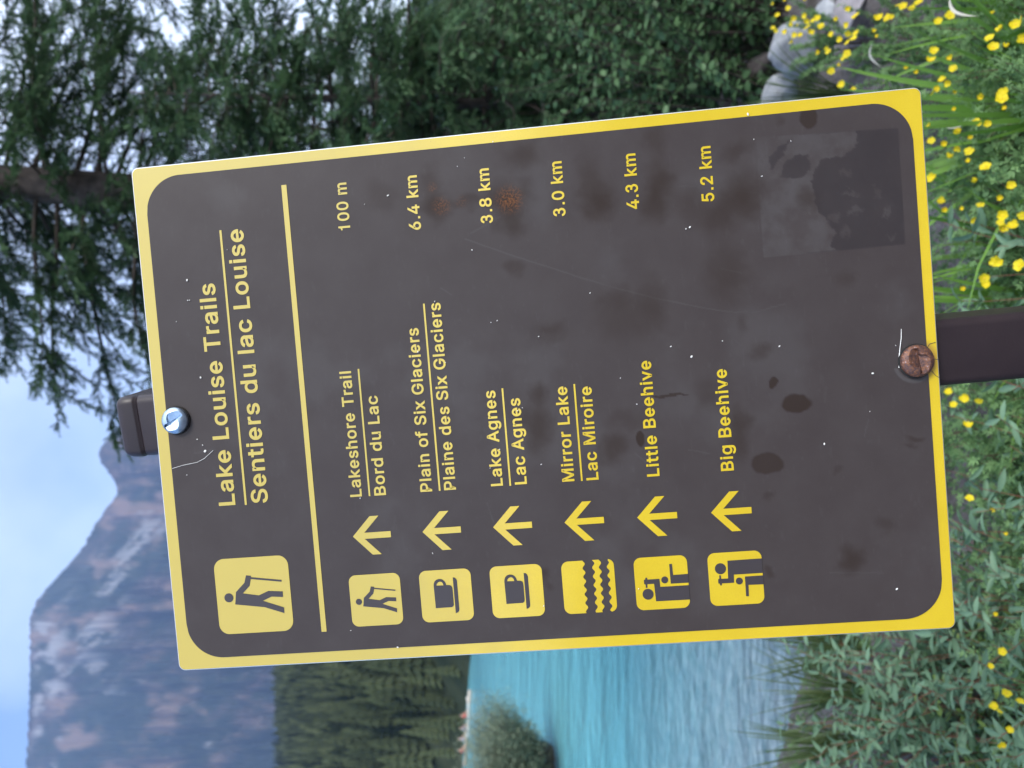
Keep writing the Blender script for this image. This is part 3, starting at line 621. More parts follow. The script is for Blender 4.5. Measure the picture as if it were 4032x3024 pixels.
# ---- low ground cover
g_ = np.random.default_rng(4); n = 42000
x = g_.uniform(-2.4, 3.4, n); y = g_.uniform(.75, 4.2, n)
cover = vnoise(np.stack((x * 2.6, y * 2.6), -1), 15, 3) + np.where((x > .55) & (y > 2.25), -.42, .12) - np.where((x < -.55) & (y > 2.3), .32, 0) + .1 * (y < 2.2) + .2 * ((x > -.9) & (x < .9) & (y > 1.1) & (y < 2.3))
k = (cover > .46) & (ground_h(x, y) > -.5); x, y = x[k], y[k]; n = len(x)
z = ground_h(x, y) + g_.uniform(.0, 1, n) ** 1.3 * np.where(y < 2.3, .26, .10)
D = np.stack((g_.normal(0, 1, n), g_.normal(0, 1, n), g_.uniform(-.1, .9, n)), -1)
v, f = scatter(FIVE[0], FIVE[1], frames(D, np.array((0, 0, 1.)) + g_.normal(0, .5, (n, 3))), g_.uniform(.014, .032, n), np.stack((x, y, z), -1))
tag(link('ground_cover', mesh('ground_cover', v, f, M_CINQ, attrs={'tint': np.repeat(np.clip(g_.normal(.35, .25, n), 0, 1), len(FIVE[0]))})), 'low green leaves covering the soil between the shrubs', 'ground cover', kind='stuff')

# ================================================================== CANOES ON THE FAR SHORE
def paint(name, c, rough=.4): return plain(name, c, rough, .08, 3)
M_WHITE = paint('white_hull', (.46, .46, .45)); M_TAN = paint('tan_hull', (.34, .27, .20)); M_WOOD = paint('ash_wood', (.36, .26, .16), .7)
M_SKIN = paint('skin', (.48, .30, .22), .6); M_HAIR = paint('dark_hair', (.03, .022, .018), .7)
def make_canoe(L, mat):
    ns, nr = 25, 9; v, f = [], []
    def sec(i, inset):
        s = i / (ns - 1) * 2 - 1; w = .43 * max(0, 1 - abs(s) ** 2.6) ** .75 + .012 - inset; sheer = .36 + .24 * abs(s) ** 3.2; keel = -.06 + .10 * abs(s) ** 5 + inset
        return [(s * (L / 2 - inset), math.sin(a) * max(w, .004), sheer + (keel - sheer) * math.cos(a) ** .7 if math.cos(a) > 1e-6 else sheer) for a in np.linspace(-math.pi / 2, math.pi / 2, nr)]
    for ins in (0, .014):
        for i in range(ns): v += sec(i, ins)
    n1 = ns * nr
    for o in (0, n1):
        for i in range(ns - 1):
            for j in range(nr - 1):
                q = (o + i * nr + j, o + (i + 1) * nr + j, o + (i + 1) * nr + j + 1, o + i * nr + j + 1); f.append(q if o else q[::-1])
    for i in range(ns - 1):
        for j in (0, nr - 1): f.append((i * nr + j, (i + 1) * nr + j, n1 + (i + 1) * nr + j, n1 + i * nr + j))
    hull = mesh('hull', np.array(v), [np.array(f)], mat, smooth=True)
    def slab(x, w): return np.array([(x + a * .11, b * w, .22 + c * .012) for a in (-1, 1) for b in (-1, 1) for c in (-1, 1)]), [np.array([(0, 1, 3, 2), (4, 6, 7, 5), (0, 4, 5, 1), (2, 3, 7, 6), (0, 2, 6, 4), (1, 5, 7, 3)])]
    return hull, mesh('seat', *slab(0, .30), M_WOOD)
def skin_body(verts, edges, radii, name, mat, parent):
    me = bpy.data.meshes.new(name); me.from_pydata(verts, edges, []); me.materials.append(mat)
    o = link(name, me, parent); md = o.modifiers.new('skin', 'SKIN'); sk = me.skin_vertices[0].data if me.skin_vertices else None
    if sk is None: bm = bmesh.new(); bm.from_mesh(me); bm.verts.layers.skin.verify(); bm.to_mesh(me); bm.free(); sk = me.skin_vertices[0].data
    for i, r in enumerate(radii): sk[i].radius = r if isinstance(r, tuple) else (r, r); sk[i].use_root = (i == 0)
    md.use_smooth_shade = True; s_ = o.modifiers.new('sub', 'SUBSURF'); s_.levels = s_.render_levels = 1
    return o
def make_paddler(loc, rz, jacket, label):
    """seated paddler: hips on the seat, knees bent, both hands on a paddle"""
    root = empty('person', loc, rz); root.scale = (1.3, 1.3, 1.3); tag(root, label, 'person', 'paddlers in the far canoes')
    V_ = [(0, 0, .08), (0, 0, .22), (0, 0, .42), (.02, 0, .54), (.03, 0, .62), (.04, 0, .72), (.03, 0, .80),      # hips..crown
          (.0, .19, .50), (.10, .27, .30), (.32, .20, .30), (.0, -.19, .50), (.12, -.26, .34), (.33, -.12, .42),   # arms
          (.05, .10, .06), (.42, .13, .14), (.62, .12, -.10), (.05, -.10, .06), (.42, -.13, .14), (.62, -.12, -.10)]  # legs
    E_ = [(0, 1), (1, 2), (2, 3), (3, 4), (4, 5), (5, 6), (2, 7), (7, 8), (8, 9), (2, 10), (10, 11), (11, 12), (0, 13), (13, 14), (14, 15), (0, 16), (16, 17), (17, 18)]
    R_ = [(.15, .12), (.15, .11), (.16, .11), .055, .06, .10, .075, .06, .045, .035, .06, .045, .035, .085, .065, .05, .085, .065, .05]
    skin_body(V_, E_, R_, 'body', M_SKIN, root)
    skin_body([(0, 0, .12), (0, 0, .28), (0, 0, .44), (0, .13, .50), (0, -.13, .50)], [(0, 1), (1, 2), (2, 3), (2, 4)], [(.20, .16), (.22, .17), (.21, .15), .11, .11], 'life_jacket', jacket, root)
    bm = bmesh.new(); bmesh.ops.create_uvsphere(bm, u_segments=14, v_segments=8, radius=.108)
    for q in bm.verts: q.co.x -= .012; q.co.z = max(q.co.z, -.02)
    me = bpy.data.meshes.new('hair'); bm.to_mesh(me); bm.free(); me.materials.append(M_HAIR); h = link('hair', me, root); h.location = (.035, 0, .755)
    return root
red = paint('red_life_jacket', (.80, .015, .012), .6); blue = paint('slate_blue_life_jacket', (.10, .16, .30), .6); rose = paint('faded_red_life_jacket', (.65, .05, .045), .6)
def shore_pt(U, V): p = on_z(U, V, LAKE_Z); return p
def put_canoe(p, rz, mat, label, seats, L=4.6):
    hull, seat = make_canoe(L, mat); root = empty('canoe', (p[0], p[1], LAKE_Z + .02), rz); tag(root, label, 'canoe', 'canoes along the far shore'); link('hull', hull, root)
    for sx in seats: link('seat', seat, root).location = (sx, 0, 0)
    return root
def in_canoe(c, sx): q = Matrix.Rotation(c.rotation_euler.z, 4, 'Z') @ Vector((sx, 0, .30)); return c.location + q
p1 = shore_pt(200, 1852); c1 = put_canoe(p1, .35, M_WHITE, 'white canoe with a raised bow on the far shore, carrying two paddlers', (.15, -1.3))
make_paddler(in_canoe(c1, .15), .35, red, 'paddler in a bright red life jacket in the white canoe'); make_paddler(in_canoe(c1, -1.3), .35, blue, 'paddler in a slate blue life jacket at the back of the white canoe')
p2 = shore_pt(84, 1841); c2 = put_canoe(p2, .35, M_TAN, 'tan canoe behind the white one on the far shore', (.9, -.5))
make_paddler(in_canoe(c2, .9), .35, paint('lilac_shirt', (.42, .42, .62), .7), 'paddler in pale lilac at the front of the tan canoe'); make_paddler(in_canoe(c2, -.5), .35, rose, 'paddler in a faded red life jacket in the tan canoe')
p3 = shore_pt(282, 1856)
v, q = tubes(np.array([[(s * 1.5 - .75, .04 * math.sin(s * 5), .10) for s in np.linspace(0, 1, 8)]]), np.array([np.linspace(.30, .20, 8)]), 10)
o = link('driftwood_log', mesh('driftwood_log', v, [q, np.array([list(range(9, -1, -1))]), np.array([list(range(70, 80))])], plain('bleached_log', (.42, .36, .30), .9, .3, 6), smooth=True)); o.location = Vector((p3[0], p3[1], LAKE_Z + .12)); o.rotation_euler = (0, 0, .35)
tag(o, 'bleached log floating at the far shore ahead of the white canoe', 'log')

# ================================================================== THE SIGN
mm = .001
_t = np.array((-.23318, -.27048, .62495)); _a = np.array((.99619, -.08164, -.03064)); _b = np.array((-.08152, -.99414, .07097))
def cw(v): return AX_R * v[0] - AX_U * v[1] + AX_F * v[2]
sx = unit(cw(_a)); sy = cw(_b); sy = unit(sy - sx * (sy @ sx)); sz = np.cross(sx, sy)
O_ = EYE + cw(_t)
SM = Matrix([[sx[i], sy[i], sz[i], O_[i]] for i in range(3)] + [[0, 0, 0, 1]])       # origin: top left corner of the plate, metres
# foot of the post on the ground
ax0 = np.array((203.0, 36.0, -31.0)) * mm; ax1 = np.array((211.5, -665.0, -31.0)) * mm
wp = lambda q: np.array(SM @ Vector(q.tolist()))
w0, w1 = wp(ax0), wp(ax1); k_ = (-.25 - w0[2]) / (w1[2] - w0[2]); foot = w0 + (w1 - w0) * k_
k0 = (float(ground_h(foot[0], foot[1])) - w0[2]) / (w1[2] - w0[2]); base = w0 + (w1 - w0) * k0
sign = empty('trail_sign', base); tag(sign, 'brown and yellow trail direction sign bolted to a leaning brown steel post', 'sign')
INV = Matrix.Translation(Vector((-base).tolist()))
def child(name, me, parent, mat4=None):
    o = link(name, me, parent)
    if parent is sign: o.matrix_local = INV @ (mat4 or SM)
    elif mat4 is not None: o.matrix_local = mat4
    return o
# ---- materials
def retro(name):
    m = Mat(name); m.set(Roughness=.35, Specular_IOR_Level=.4, Coat_Weight=1.0, Coat_IOR=1.62, Coat_Roughness=.16)
    big_ = m.noise(14, 4, .6); fine = m.noise(900, 2, .6)
    c = m.ramp(big_, ((.35, (.66, .47, .015)), (.65, (.72, .53, .022))))
    m.color(m.mix(m.ramp(fine, ((.35, (.35, .35, .35)), (.7, (0, 0, 0)))), c, (.60, .42, .015)))
    # duller khaki mixed in towards the top of the sheeting, broken up by noise
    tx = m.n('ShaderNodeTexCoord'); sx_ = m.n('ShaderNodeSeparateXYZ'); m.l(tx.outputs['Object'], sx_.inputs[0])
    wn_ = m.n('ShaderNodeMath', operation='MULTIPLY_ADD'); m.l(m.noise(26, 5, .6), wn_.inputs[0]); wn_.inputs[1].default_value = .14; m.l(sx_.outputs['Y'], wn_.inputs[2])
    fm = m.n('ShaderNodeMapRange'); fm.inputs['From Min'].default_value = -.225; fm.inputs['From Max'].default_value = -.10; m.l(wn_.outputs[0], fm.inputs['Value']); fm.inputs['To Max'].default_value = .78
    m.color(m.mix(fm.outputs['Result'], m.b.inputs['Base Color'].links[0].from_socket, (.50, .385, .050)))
    m.bump(m.noise(1400, 2, .5), .12, .0004); return m
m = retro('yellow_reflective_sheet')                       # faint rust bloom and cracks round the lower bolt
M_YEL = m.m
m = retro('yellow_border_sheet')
c0 = m.b.inputs['Base Color'].links[0].from_socket
tc_ = m.n('ShaderNodeTexCoord'); vd = m.n('ShaderNodeVectorMath', operation='DISTANCE'); m.l(tc_.outputs['Object'], vd.inputs[0]); vd.inputs[1].default_value = (.2041, -.5935, .0)
mr_ = m.n('ShaderNodeMapRange'); mr_.inputs['From Min'].default_value = .0125; mr_.inputs['From Max'].default_value = .0185; mr_.inputs['To Min'].default_value = .75; mr_.inputs['To Max'].default_value = 0; m.l(vd.outputs['Value'], mr_.inputs['Value'])
c1_ = m.mix(mr_.outputs['Result'], c0, (.30, .13, .05))
spk = m.ramp(m.noise(160, 2, .5), ((.76, (0, 0, 0)), (.80, (1, 1, 1))))
m.color(m.mix(spk, c1_, (.45, .30, .03))); M_BORDER = m.m
M_ALU = Mat('bare_aluminium_edge'); M_ALU.set(Metallic=.6, Roughness=.4, Base_Color=(.78, .79, .78)); M_ALU = M_ALU.m
M_CUT = Mat('brown_pictogram_cut'); M_CUT.set(Roughness=.38, Base_Color=(.050, .042, .046), Specular_IOR_Level=.45); M_CUT = M_CUT.m
m = Mat('brown_sign_face')
st, rs, ds, ru = m.attr('stain'), m.attr('residue'), m.attr('dust'), m.attr('rust')
c = m.ramp(m.noise(30, 5, .6), ((.3, (.052, .042, .042)), (.7, (.060, .050, .050))))
c = m.mix(ds, c, (.090, .084, .086)); c = m.mix(st, c, (.030, .020, .016)); c = m.mix(rs, c, (.028, .024, .027))
rn = m.ramp(m.noise(640, 4, .7), ((.44, (0, 0, 0)), (.62, (.9, .9, .9)))); rm = m.n('ShaderNodeMath', operation='MULTIPLY'); m.l(ru, rm.inputs[0]); m.l(rn, rm.inputs[1])
m.color(m.mix(rm.outputs[0], c, (.19, .075, .03)))
r1 = m.n('ShaderNodeMath', operation='MULTIPLY_ADD'); m.l(st, r1.inputs[0]); r1.inputs[1].default_value = .25; r1.inputs[2].default_value = .38; m.l(r1.outputs[0], m.b.inputs['Roughness'])
s1 = m.n('ShaderNodeMath', operation='MULTIPLY_ADD'); m.l(st, s1.inputs[0]); s1.inputs[1].default_value = -.14; s1.inputs[2].default_value = .22; m.l(s1.outputs[0], m.b.inputs['Specular IOR Level'])
m.bump(m.noise(700, 3, .6), .08, .0004); M_FACE = m.m
M_POST = Mat('brown_powder_coat'); M_POST.set(Roughness=.42, Specular_IOR_Level=.45)
c = M_POST.ramp(M_POST.noise(25, 5, .6), ((.3, (.020, .013, .016)), (.7, (.030, .020, .023))))
M_POST.color(M_POST.mix(M_POST.ramp(M_POST.noise(70, 4, .75, 'Object', (1, .3, 1)), ((.70, (0, 0, 0)), (.78, (.35, .35, .35)))), c, (.22, .19, .18))); M_POST.bump(M_POST.noise(500, 2), .15, .0005); M_POST = M_POST.m
M_ZINC = Mat('zinc_bolt'); M_ZINC.set(Metallic=1.0, Roughness=.36); M_ZINC.color(M_ZINC.ramp(M_ZINC.noise(160, 4), ((.35, (.33, .45, .60)), (.65, (.54, .66, .80))))); M_ZINC = M_ZINC.m
m = Mat('rusty_bolt'); m.set(Metallic=.35, Roughness=.55)
m.color(m.ramp(m.noise(330, 6, .7), ((.34, (.06, .035, .035)), (.48, (.14, .075, .065)), (.58, (.24, .095, .04)), (.68, (.34, .29, .33))))); m.bump(m.noise(600, 4), .4, .0006); M_RUST = m.m
M_FLECK = plain('white_fleck', (.80, .79, .76), .8, .05, 300)
# ---- post
def rounded_rect(x0, x1, y0, y1, r, n=10):
    p = []
    for cx, cy, a0 in ((x1 - r, y1 - r, 0), (x0 + r, y1 - r, 90), (x0 + r, y0 + r, 180), (x1 - r, y0 + r, 270)):
        for i in range(n + 1):
            a = math.radians(a0 + 90 * i / n); p.append((cx + r * math.cos(a), cy + r * math.sin(a)))
    return p
def loft(sections, mat, name):
    """sections: list of rings (same count) -> closed tube with end caps"""
    n = len(sections[0]); v = np.array(sections).reshape(-1, 3); q = []
    for i in range(len(sections) - 1):
        for j in range(n): q.append((i * n + j, i * n + (j + 1) % n, (i + 1) * n + (j + 1) % n, (i + 1) * n + j))
    return mesh(name, v, [np.array(q), np.array([list(range(n))[::-1]]), np.array([[(len(sections) - 1) * n + j for j in range(n)]])], mat, smooth=True)
inv = SM.inverted(); footl = np.array(inv @ Vector(foot.tolist())); axd = unit(ax1 - ax0)
post_len = np.linalg.norm(footl - ax0)
PM = SM @ Matrix([[1, axd[0], 0, ax0[0]], [0, axd[1], 0, ax0[1]], [0, axd[2], 1, ax0[2]], [0, 0, 0, 1]])   # y runs down the post
PX = Vector(axd.tolist()).cross(Vector((0, 0, 1))).normalized(); PZ = PX.cross(Vector(axd.tolist()))
PX, PZ = -PX, -PX.cross(Vector(axd.tolist()))
if PZ.z < 0: PZ = -PZ
PX = Vector(axd.tolist()).cross(PZ)
tw = math.radians(-7); PX, PZ = PX * math.cos(tw) + PZ * math.sin(tw), PZ * math.cos(tw) - PX * math.sin(tw)
PM = SM @ Matrix([[PX[i], axd[i], PZ[i], ax0[i]] for i in range(3)] + [[0, 0, 0, 1]])
h_ = .0255
ring = rounded_rect(-h_, h_, -h_, h_, .0065, 6)
def sect(y, s=1.0): return [(a * s, y, b * s) for a, b in ring]
post = child('post', loft([sect(.020, .985)] + [sect(y) for y in np.linspace(.021, post_len, 8)], M_POST, 'post'), sign, PM)
cap_secs = [sect(y, s) for y, s in ((.0, .80), (.0015, .90), (.004, .965), (.008, 1.0), (.0155, 1.015), (.0172, 1.0), (.0185, .965), (.0200, .965))]
cap = child('post_cap', loft(cap_secs, M_POST, 'post_cap'), post)
# ---- plate
W_, H_ = 406.4 * mm, 609.8 * mm
rr = [(x, y) for x, y in rounded_rect(0, W_, -H_, 0, 5.5 * mm, 8)]; n = len(rr)
hole = None
ri = [(x, y) for x, y in rounded_rect(.75 * mm, W_ - .75 * mm, -H_ + .75 * mm, -.75 * mm, 4.9 * mm, 8)]
v = [(x, y, 0) for x, y in ri] + [(x, y, -.0006) for x, y in rr] + [(x, y, -.0026) for x, y in rr]
f = [np.array([list(range(n))]), np.array([list(range(2 * n, 3 * n))[::-1]]), np.array([(k * n + j, (k + 1) * n + j, (k + 1) * n + (j + 1) % n, k * n + (j + 1) % n) for k in (0, 1) for j in range(n)])]
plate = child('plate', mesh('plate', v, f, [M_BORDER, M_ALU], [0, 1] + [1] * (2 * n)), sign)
# brown face with its weathering, a dense grid clipped to a rounded rectangle
x0, x1, y1, y0, R = 9.3, 397.5, -10.1, -601.7, 29.0
NY, NX = 660, 430
yy = np.linspace(y0, y1, NY); e = np.maximum(np.maximum(y0 + R - yy, yy - (y1 - R)), 0); ins = R - np.sqrt(np.maximum(R * R - e * e, 0))
uu = np.linspace(0, 1, NX)[None]; XX = (x0 + ins)[:, None] * (1 - uu) + (x1 - ins)[:, None] * uu; YY = np.repeat(yy[:, None], NX, 1)
P2 = np.stack((XX.ravel(), YY.ravel()), -1)
wx = (vnoise(P2 / 11, 2, 4) - .5) * 13; wy = (vnoise(P2 / 11, 9, 4) - .5) * 13
STAINS = [(353,-299,16,16,.9),(387,-312,13,17,.6),(335,-299,10,13,.6),(353,-243,13,12,.75),(372,-239,12,10,.4),(355,-266,6,16,.5),(361,-363,21,13,.55),(343,-365,15,15,.75),(387,-413,15,9,.5),(352,-414,19,12,.75),(339,-407,14,12,.6),(374,-472,9,11,.5),(339,-473,19,18,.85),(324,-455,15,15,.6),(281,-459,24,17,.55),(336,-435,14,13,.4),(249,-322,9,11,.5),(300,-298,6,7,.45),(253,-378,19,24,.45),(265,-402,20,13,.5),(271,-374,10,14,.4),(220,-479,6,11,.55),(179,-504,8,12.5,1),(196,-488,5,3.2,1),(135,-479,9,12.4,.85),(154,-457,17,10,.6),(170,-461,10,9,.65),(156,-362,12,11,.7),(178,-379,9,20,.35),(161,-385,7,3.6,1),(173,-307,22,12,.75),(202,-308,10,8,.65),(242,-468,7,6,.35),(191,-438,13,10,.4),(193,-409,1.3,15,.9),(111,-478,5,5,.5),(57,-536,12,11,.8),(82,-564,6,7,.45),(53,-475,4.2,4.2,.6),(393,-527,9,7,.9),(58,-304,7,5,.6),(391,-508,5,5,.4),(50,-353,7,5,.3),(183,-296,7,6,.4),(367,-198,12,14,.3),(331,-524,10,9,.6),(271,-547,7,9,.4),(127,-531,2.6,4,.4),(97,-350,10,13,.2),(146,-590,2.2,9,.6),(142,-583,2,6,.5)]
stain = np.zeros(len(P2))
for cx, cy, rx, ry, s in STAINS:
    crisp = s >= .85 and rx < 14
    k = .35 if crisp else 1.0
    sel = (np.abs(P2[:, 0] - cx) < rx * 2 + 8) & (np.abs(P2[:, 1] - cy) < ry * 2 + 8)
    d = np.hypot((P2[sel, 0] + wx[sel] * k - cx) / rx, (P2[sel, 1] + wy[sel] * k - cy) / ry)
    stain[sel] = 1 - (1 - stain[sel]) * (1 - s * .85 * (1 - sstep(*((.82, 1.04) if crisp else (.15, 1.45)), d)))
# what is left of a peeled sticker, lower right
def sdist(poly, q):
    """signed distance to a polygon, positive inside"""
    d = np.full(len(q), 1e9); ins_ = np.zeros(len(q), bool)
    for a_, b_ in zip(poly, poly[1:] + poly[:1]):
        a_, b_ = np.array(a_, float), np.array(b_, float); e_ = b_ - a_
        u_ = np.clip(((q - a_) @ e_) / (e_ @ e_), 0, 1); d = np.minimum(d, np.linalg.norm(q - a_ - u_[:, None] * e_, axis=1))
        c_ = ((a_[1] > q[:, 1]) != (b_[1] > q[:, 1])) & (q[:, 0] < e_[0] * (q[:, 1] - a_[1]) / (e_[1] + 1e-12) + a_[0]); ins_ ^= c_
    return np.where(ins_, d, -d)
near = (P2[:, 0] > 275) & (P2[:, 1] < -475); Q = P2[near]
nz = np.stack((vnoise(Q / 4, 71, 4, .65) - .5, vnoise(Q / 4, 72, 4, .65) - .5), -1) * 5
outer = sdist([(381.5, -487.8), (377.8, -591.8), (291.7, -591.0), (291.1, -487.2)], Q)
patches = np.maximum.reduce([sdist(pl, Q + nz) for pl in ([(382, -561.8), (382, -595), (288, -595), (290.2, -544.8), (294.1, -536.3), (306.7, -541.1), (321.5, -530.0), (334.2, -527.5), (344.7, -524.9), (360.2, -534.7), (361.2, -552.2), (369.7, -562.1)],
    [(360.4, -506.4), (364.9, -515.4), (364.6, -525.5), (353.6, -525.5), (347.5, -518.3), (348.9, -504.2)], [(366.2, -495.9), (378.1, -513.7), (365.2, -506.0), (355.2, -496.5)])])
pm = sstep(-.5, .7, patches)
for cx, cy, rx, ry in ((348.9, -551.4, 2.7, 4), (333, -553, 2.7, 6), (331.7, -572.9, 5.4, 3), (319.6, -556.8, 2.7, 5.3), (298, -581.4, 2.4, 3.3), (304.6, -549.1, 4.1, 4), (315.7, -540.4, 3.4, 5.3), (316.8, -579.3, 6.1, 1.7)):
    pm = pm * (1 - .6 * (1 - sstep(.5, 1.3, np.hypot((Q[:, 0] + nz[:, 0] * 2.2 - cx) / rx, (Q[:, 1] + nz[:, 1] * 2.2 - cy) / ry))))
io = sstep(-.3, .4, outer)
resid = np.zeros(len(P2)); resid[near] = np.maximum(pm * (.42 + .3 * vnoise(Q / 14, 74, 3)), .5 * np.exp(-(outer / .5) ** 2) * (Q[:, 1] < -520)) * io
peel = np.zeros(len(P2)); peel[near] = io * (1 - pm)
dust = sstep(.55, .80, vnoise(P2 / 60, 44, 5, .55)) * .30 + sstep(.74, .80, vnoise(P2 * np.array((.12, .5)), 45, 3)) * .12
dust = dust + peel * .42 * sstep(.25, .75, vnoise(P2 / 13, 35, 5, .6))
SCR = [((326,-262),(309,-300),(293,-338),(278,-375),(266,-410),(257,-440),(252,-462),(251,-480),(255,-500)), ((352,-414),(350,-435),(346,-460),(340,-485)), ((176,-30),(178,-48)), ((286,-455),(281,-470)), ((150,-380),(139,-391)), ((163,-556),(150,-552)), ((216,-586),(190,-585)), ((48,-520),(46,-560)), ((330,-267),(345,-300)), ((150,-420),(146,-436)), ((232,-460),(222,-470)), ((290,-240),(284,-248)), ((120,-262),(104,-266))]
for line in SCR:
    for a_, b_ in zip(line[:-1], line[1:]):
        a_, b_ = np.array(a_, float), np.array(b_, float); d = b_ - a_; L2 = d @ d
        tq = np.clip(((P2 - a_) @ d) / L2, 0, 1); dd = np.linalg.norm(P2 - a_ - tq[:, None] * d + np.stack((wx, wy), -1) * .10, axis=1)
        dust = np.maximum(dust, .32 * (1 - sstep(.25, .8, dd)))
dust = np.maximum(dust, .7 * (1 - sstep(.8, 1.8, np.abs(np.hypot(P2[:, 0] - 203, P2[:, 1] + 592) - 14))) * (P2[:, 0] < 200))
rust = np.zeros(len(P2))
for cx, cy, r_, s in ((353, -299, 13, 1.0), (353, -246, 9, .6), (368, -240, 5, .4), (355, -262, 6, .3)):
    rust = np.maximum(rust, s * (1 - sstep(.2, 1.1, np.hypot(P2[:, 0] - cx, P2[:, 1] - cy) / r_)))
ZF = .00035
face = child('face', grid_mesh('face', XX * mm, YY * mm, np.full_like(XX, ZF), M_FACE, {'stain': stain, 'residue': np.clip(resid, 0, 1), 'dust': np.clip(dust, 0, 1), 'rust': rust}, False), plate)
# ---- flat cut vinyl shapes
def fill(loops, z):
    """2-D outline loops (even-odd) in millimetres -> vertices and faces"""
    cu = bpy.data.curves.new('outline', 'CURVE'); cu.dimensions = '2D'; cu.fill_mode = 'BOTH'
    for lp in loops:
        s_ = cu.splines.new('POLY'); s_.points.add(len(lp) - 1); s_.use_cyclic_u = True
        for p_, (a, b) in zip(s_.points, lp): p_.co = (a * mm * 100, b * mm * 100, 0, 1)
    o = bpy.data.objects.new('outline', cu); COL.objects.link(o)
    me = bpy.data.meshes.new_from_object(o.evaluated_get(bpy.context.evaluated_depsgraph_get()))
    v = [(q.co.x / 100, q.co.y / 100, z) for q in me.vertices]; f = [tuple(p_.vertices) for p_ in me.polygons]
    bpy.data.objects.remove(o); bpy.data.curves.remove(cu); bpy.data.meshes.remove(me)
    return v, f
def shapes(name, parts, mats, parent=plate):
    """parts: (loops, z, material index)"""
    V, Fc, mi = [], [], []
    for loops, z, k in parts:
        v, f = fill(loops, z); o = len(V); V += v; Fc += [tuple(i + o for i in q) for q in f]; mi += [k] * len(f)
    me = bpy.data.meshes.new(name); me.from_pydata(V, [], Fc)
    for m_ in mats: me.materials.append(m_)
    me.polygons.foreach_set('material_index', mi)
    # face the viewer
    bm = bmesh.new(); bm.from_mesh(me); bm.normal_update()
    fl = [q for q in bm.faces if q.normal.z < 0]
    if fl: bmesh.ops.reverse_faces(bm, faces=fl)
    bm.to_mesh(me); bm.free()
    return link(name, me, parent)
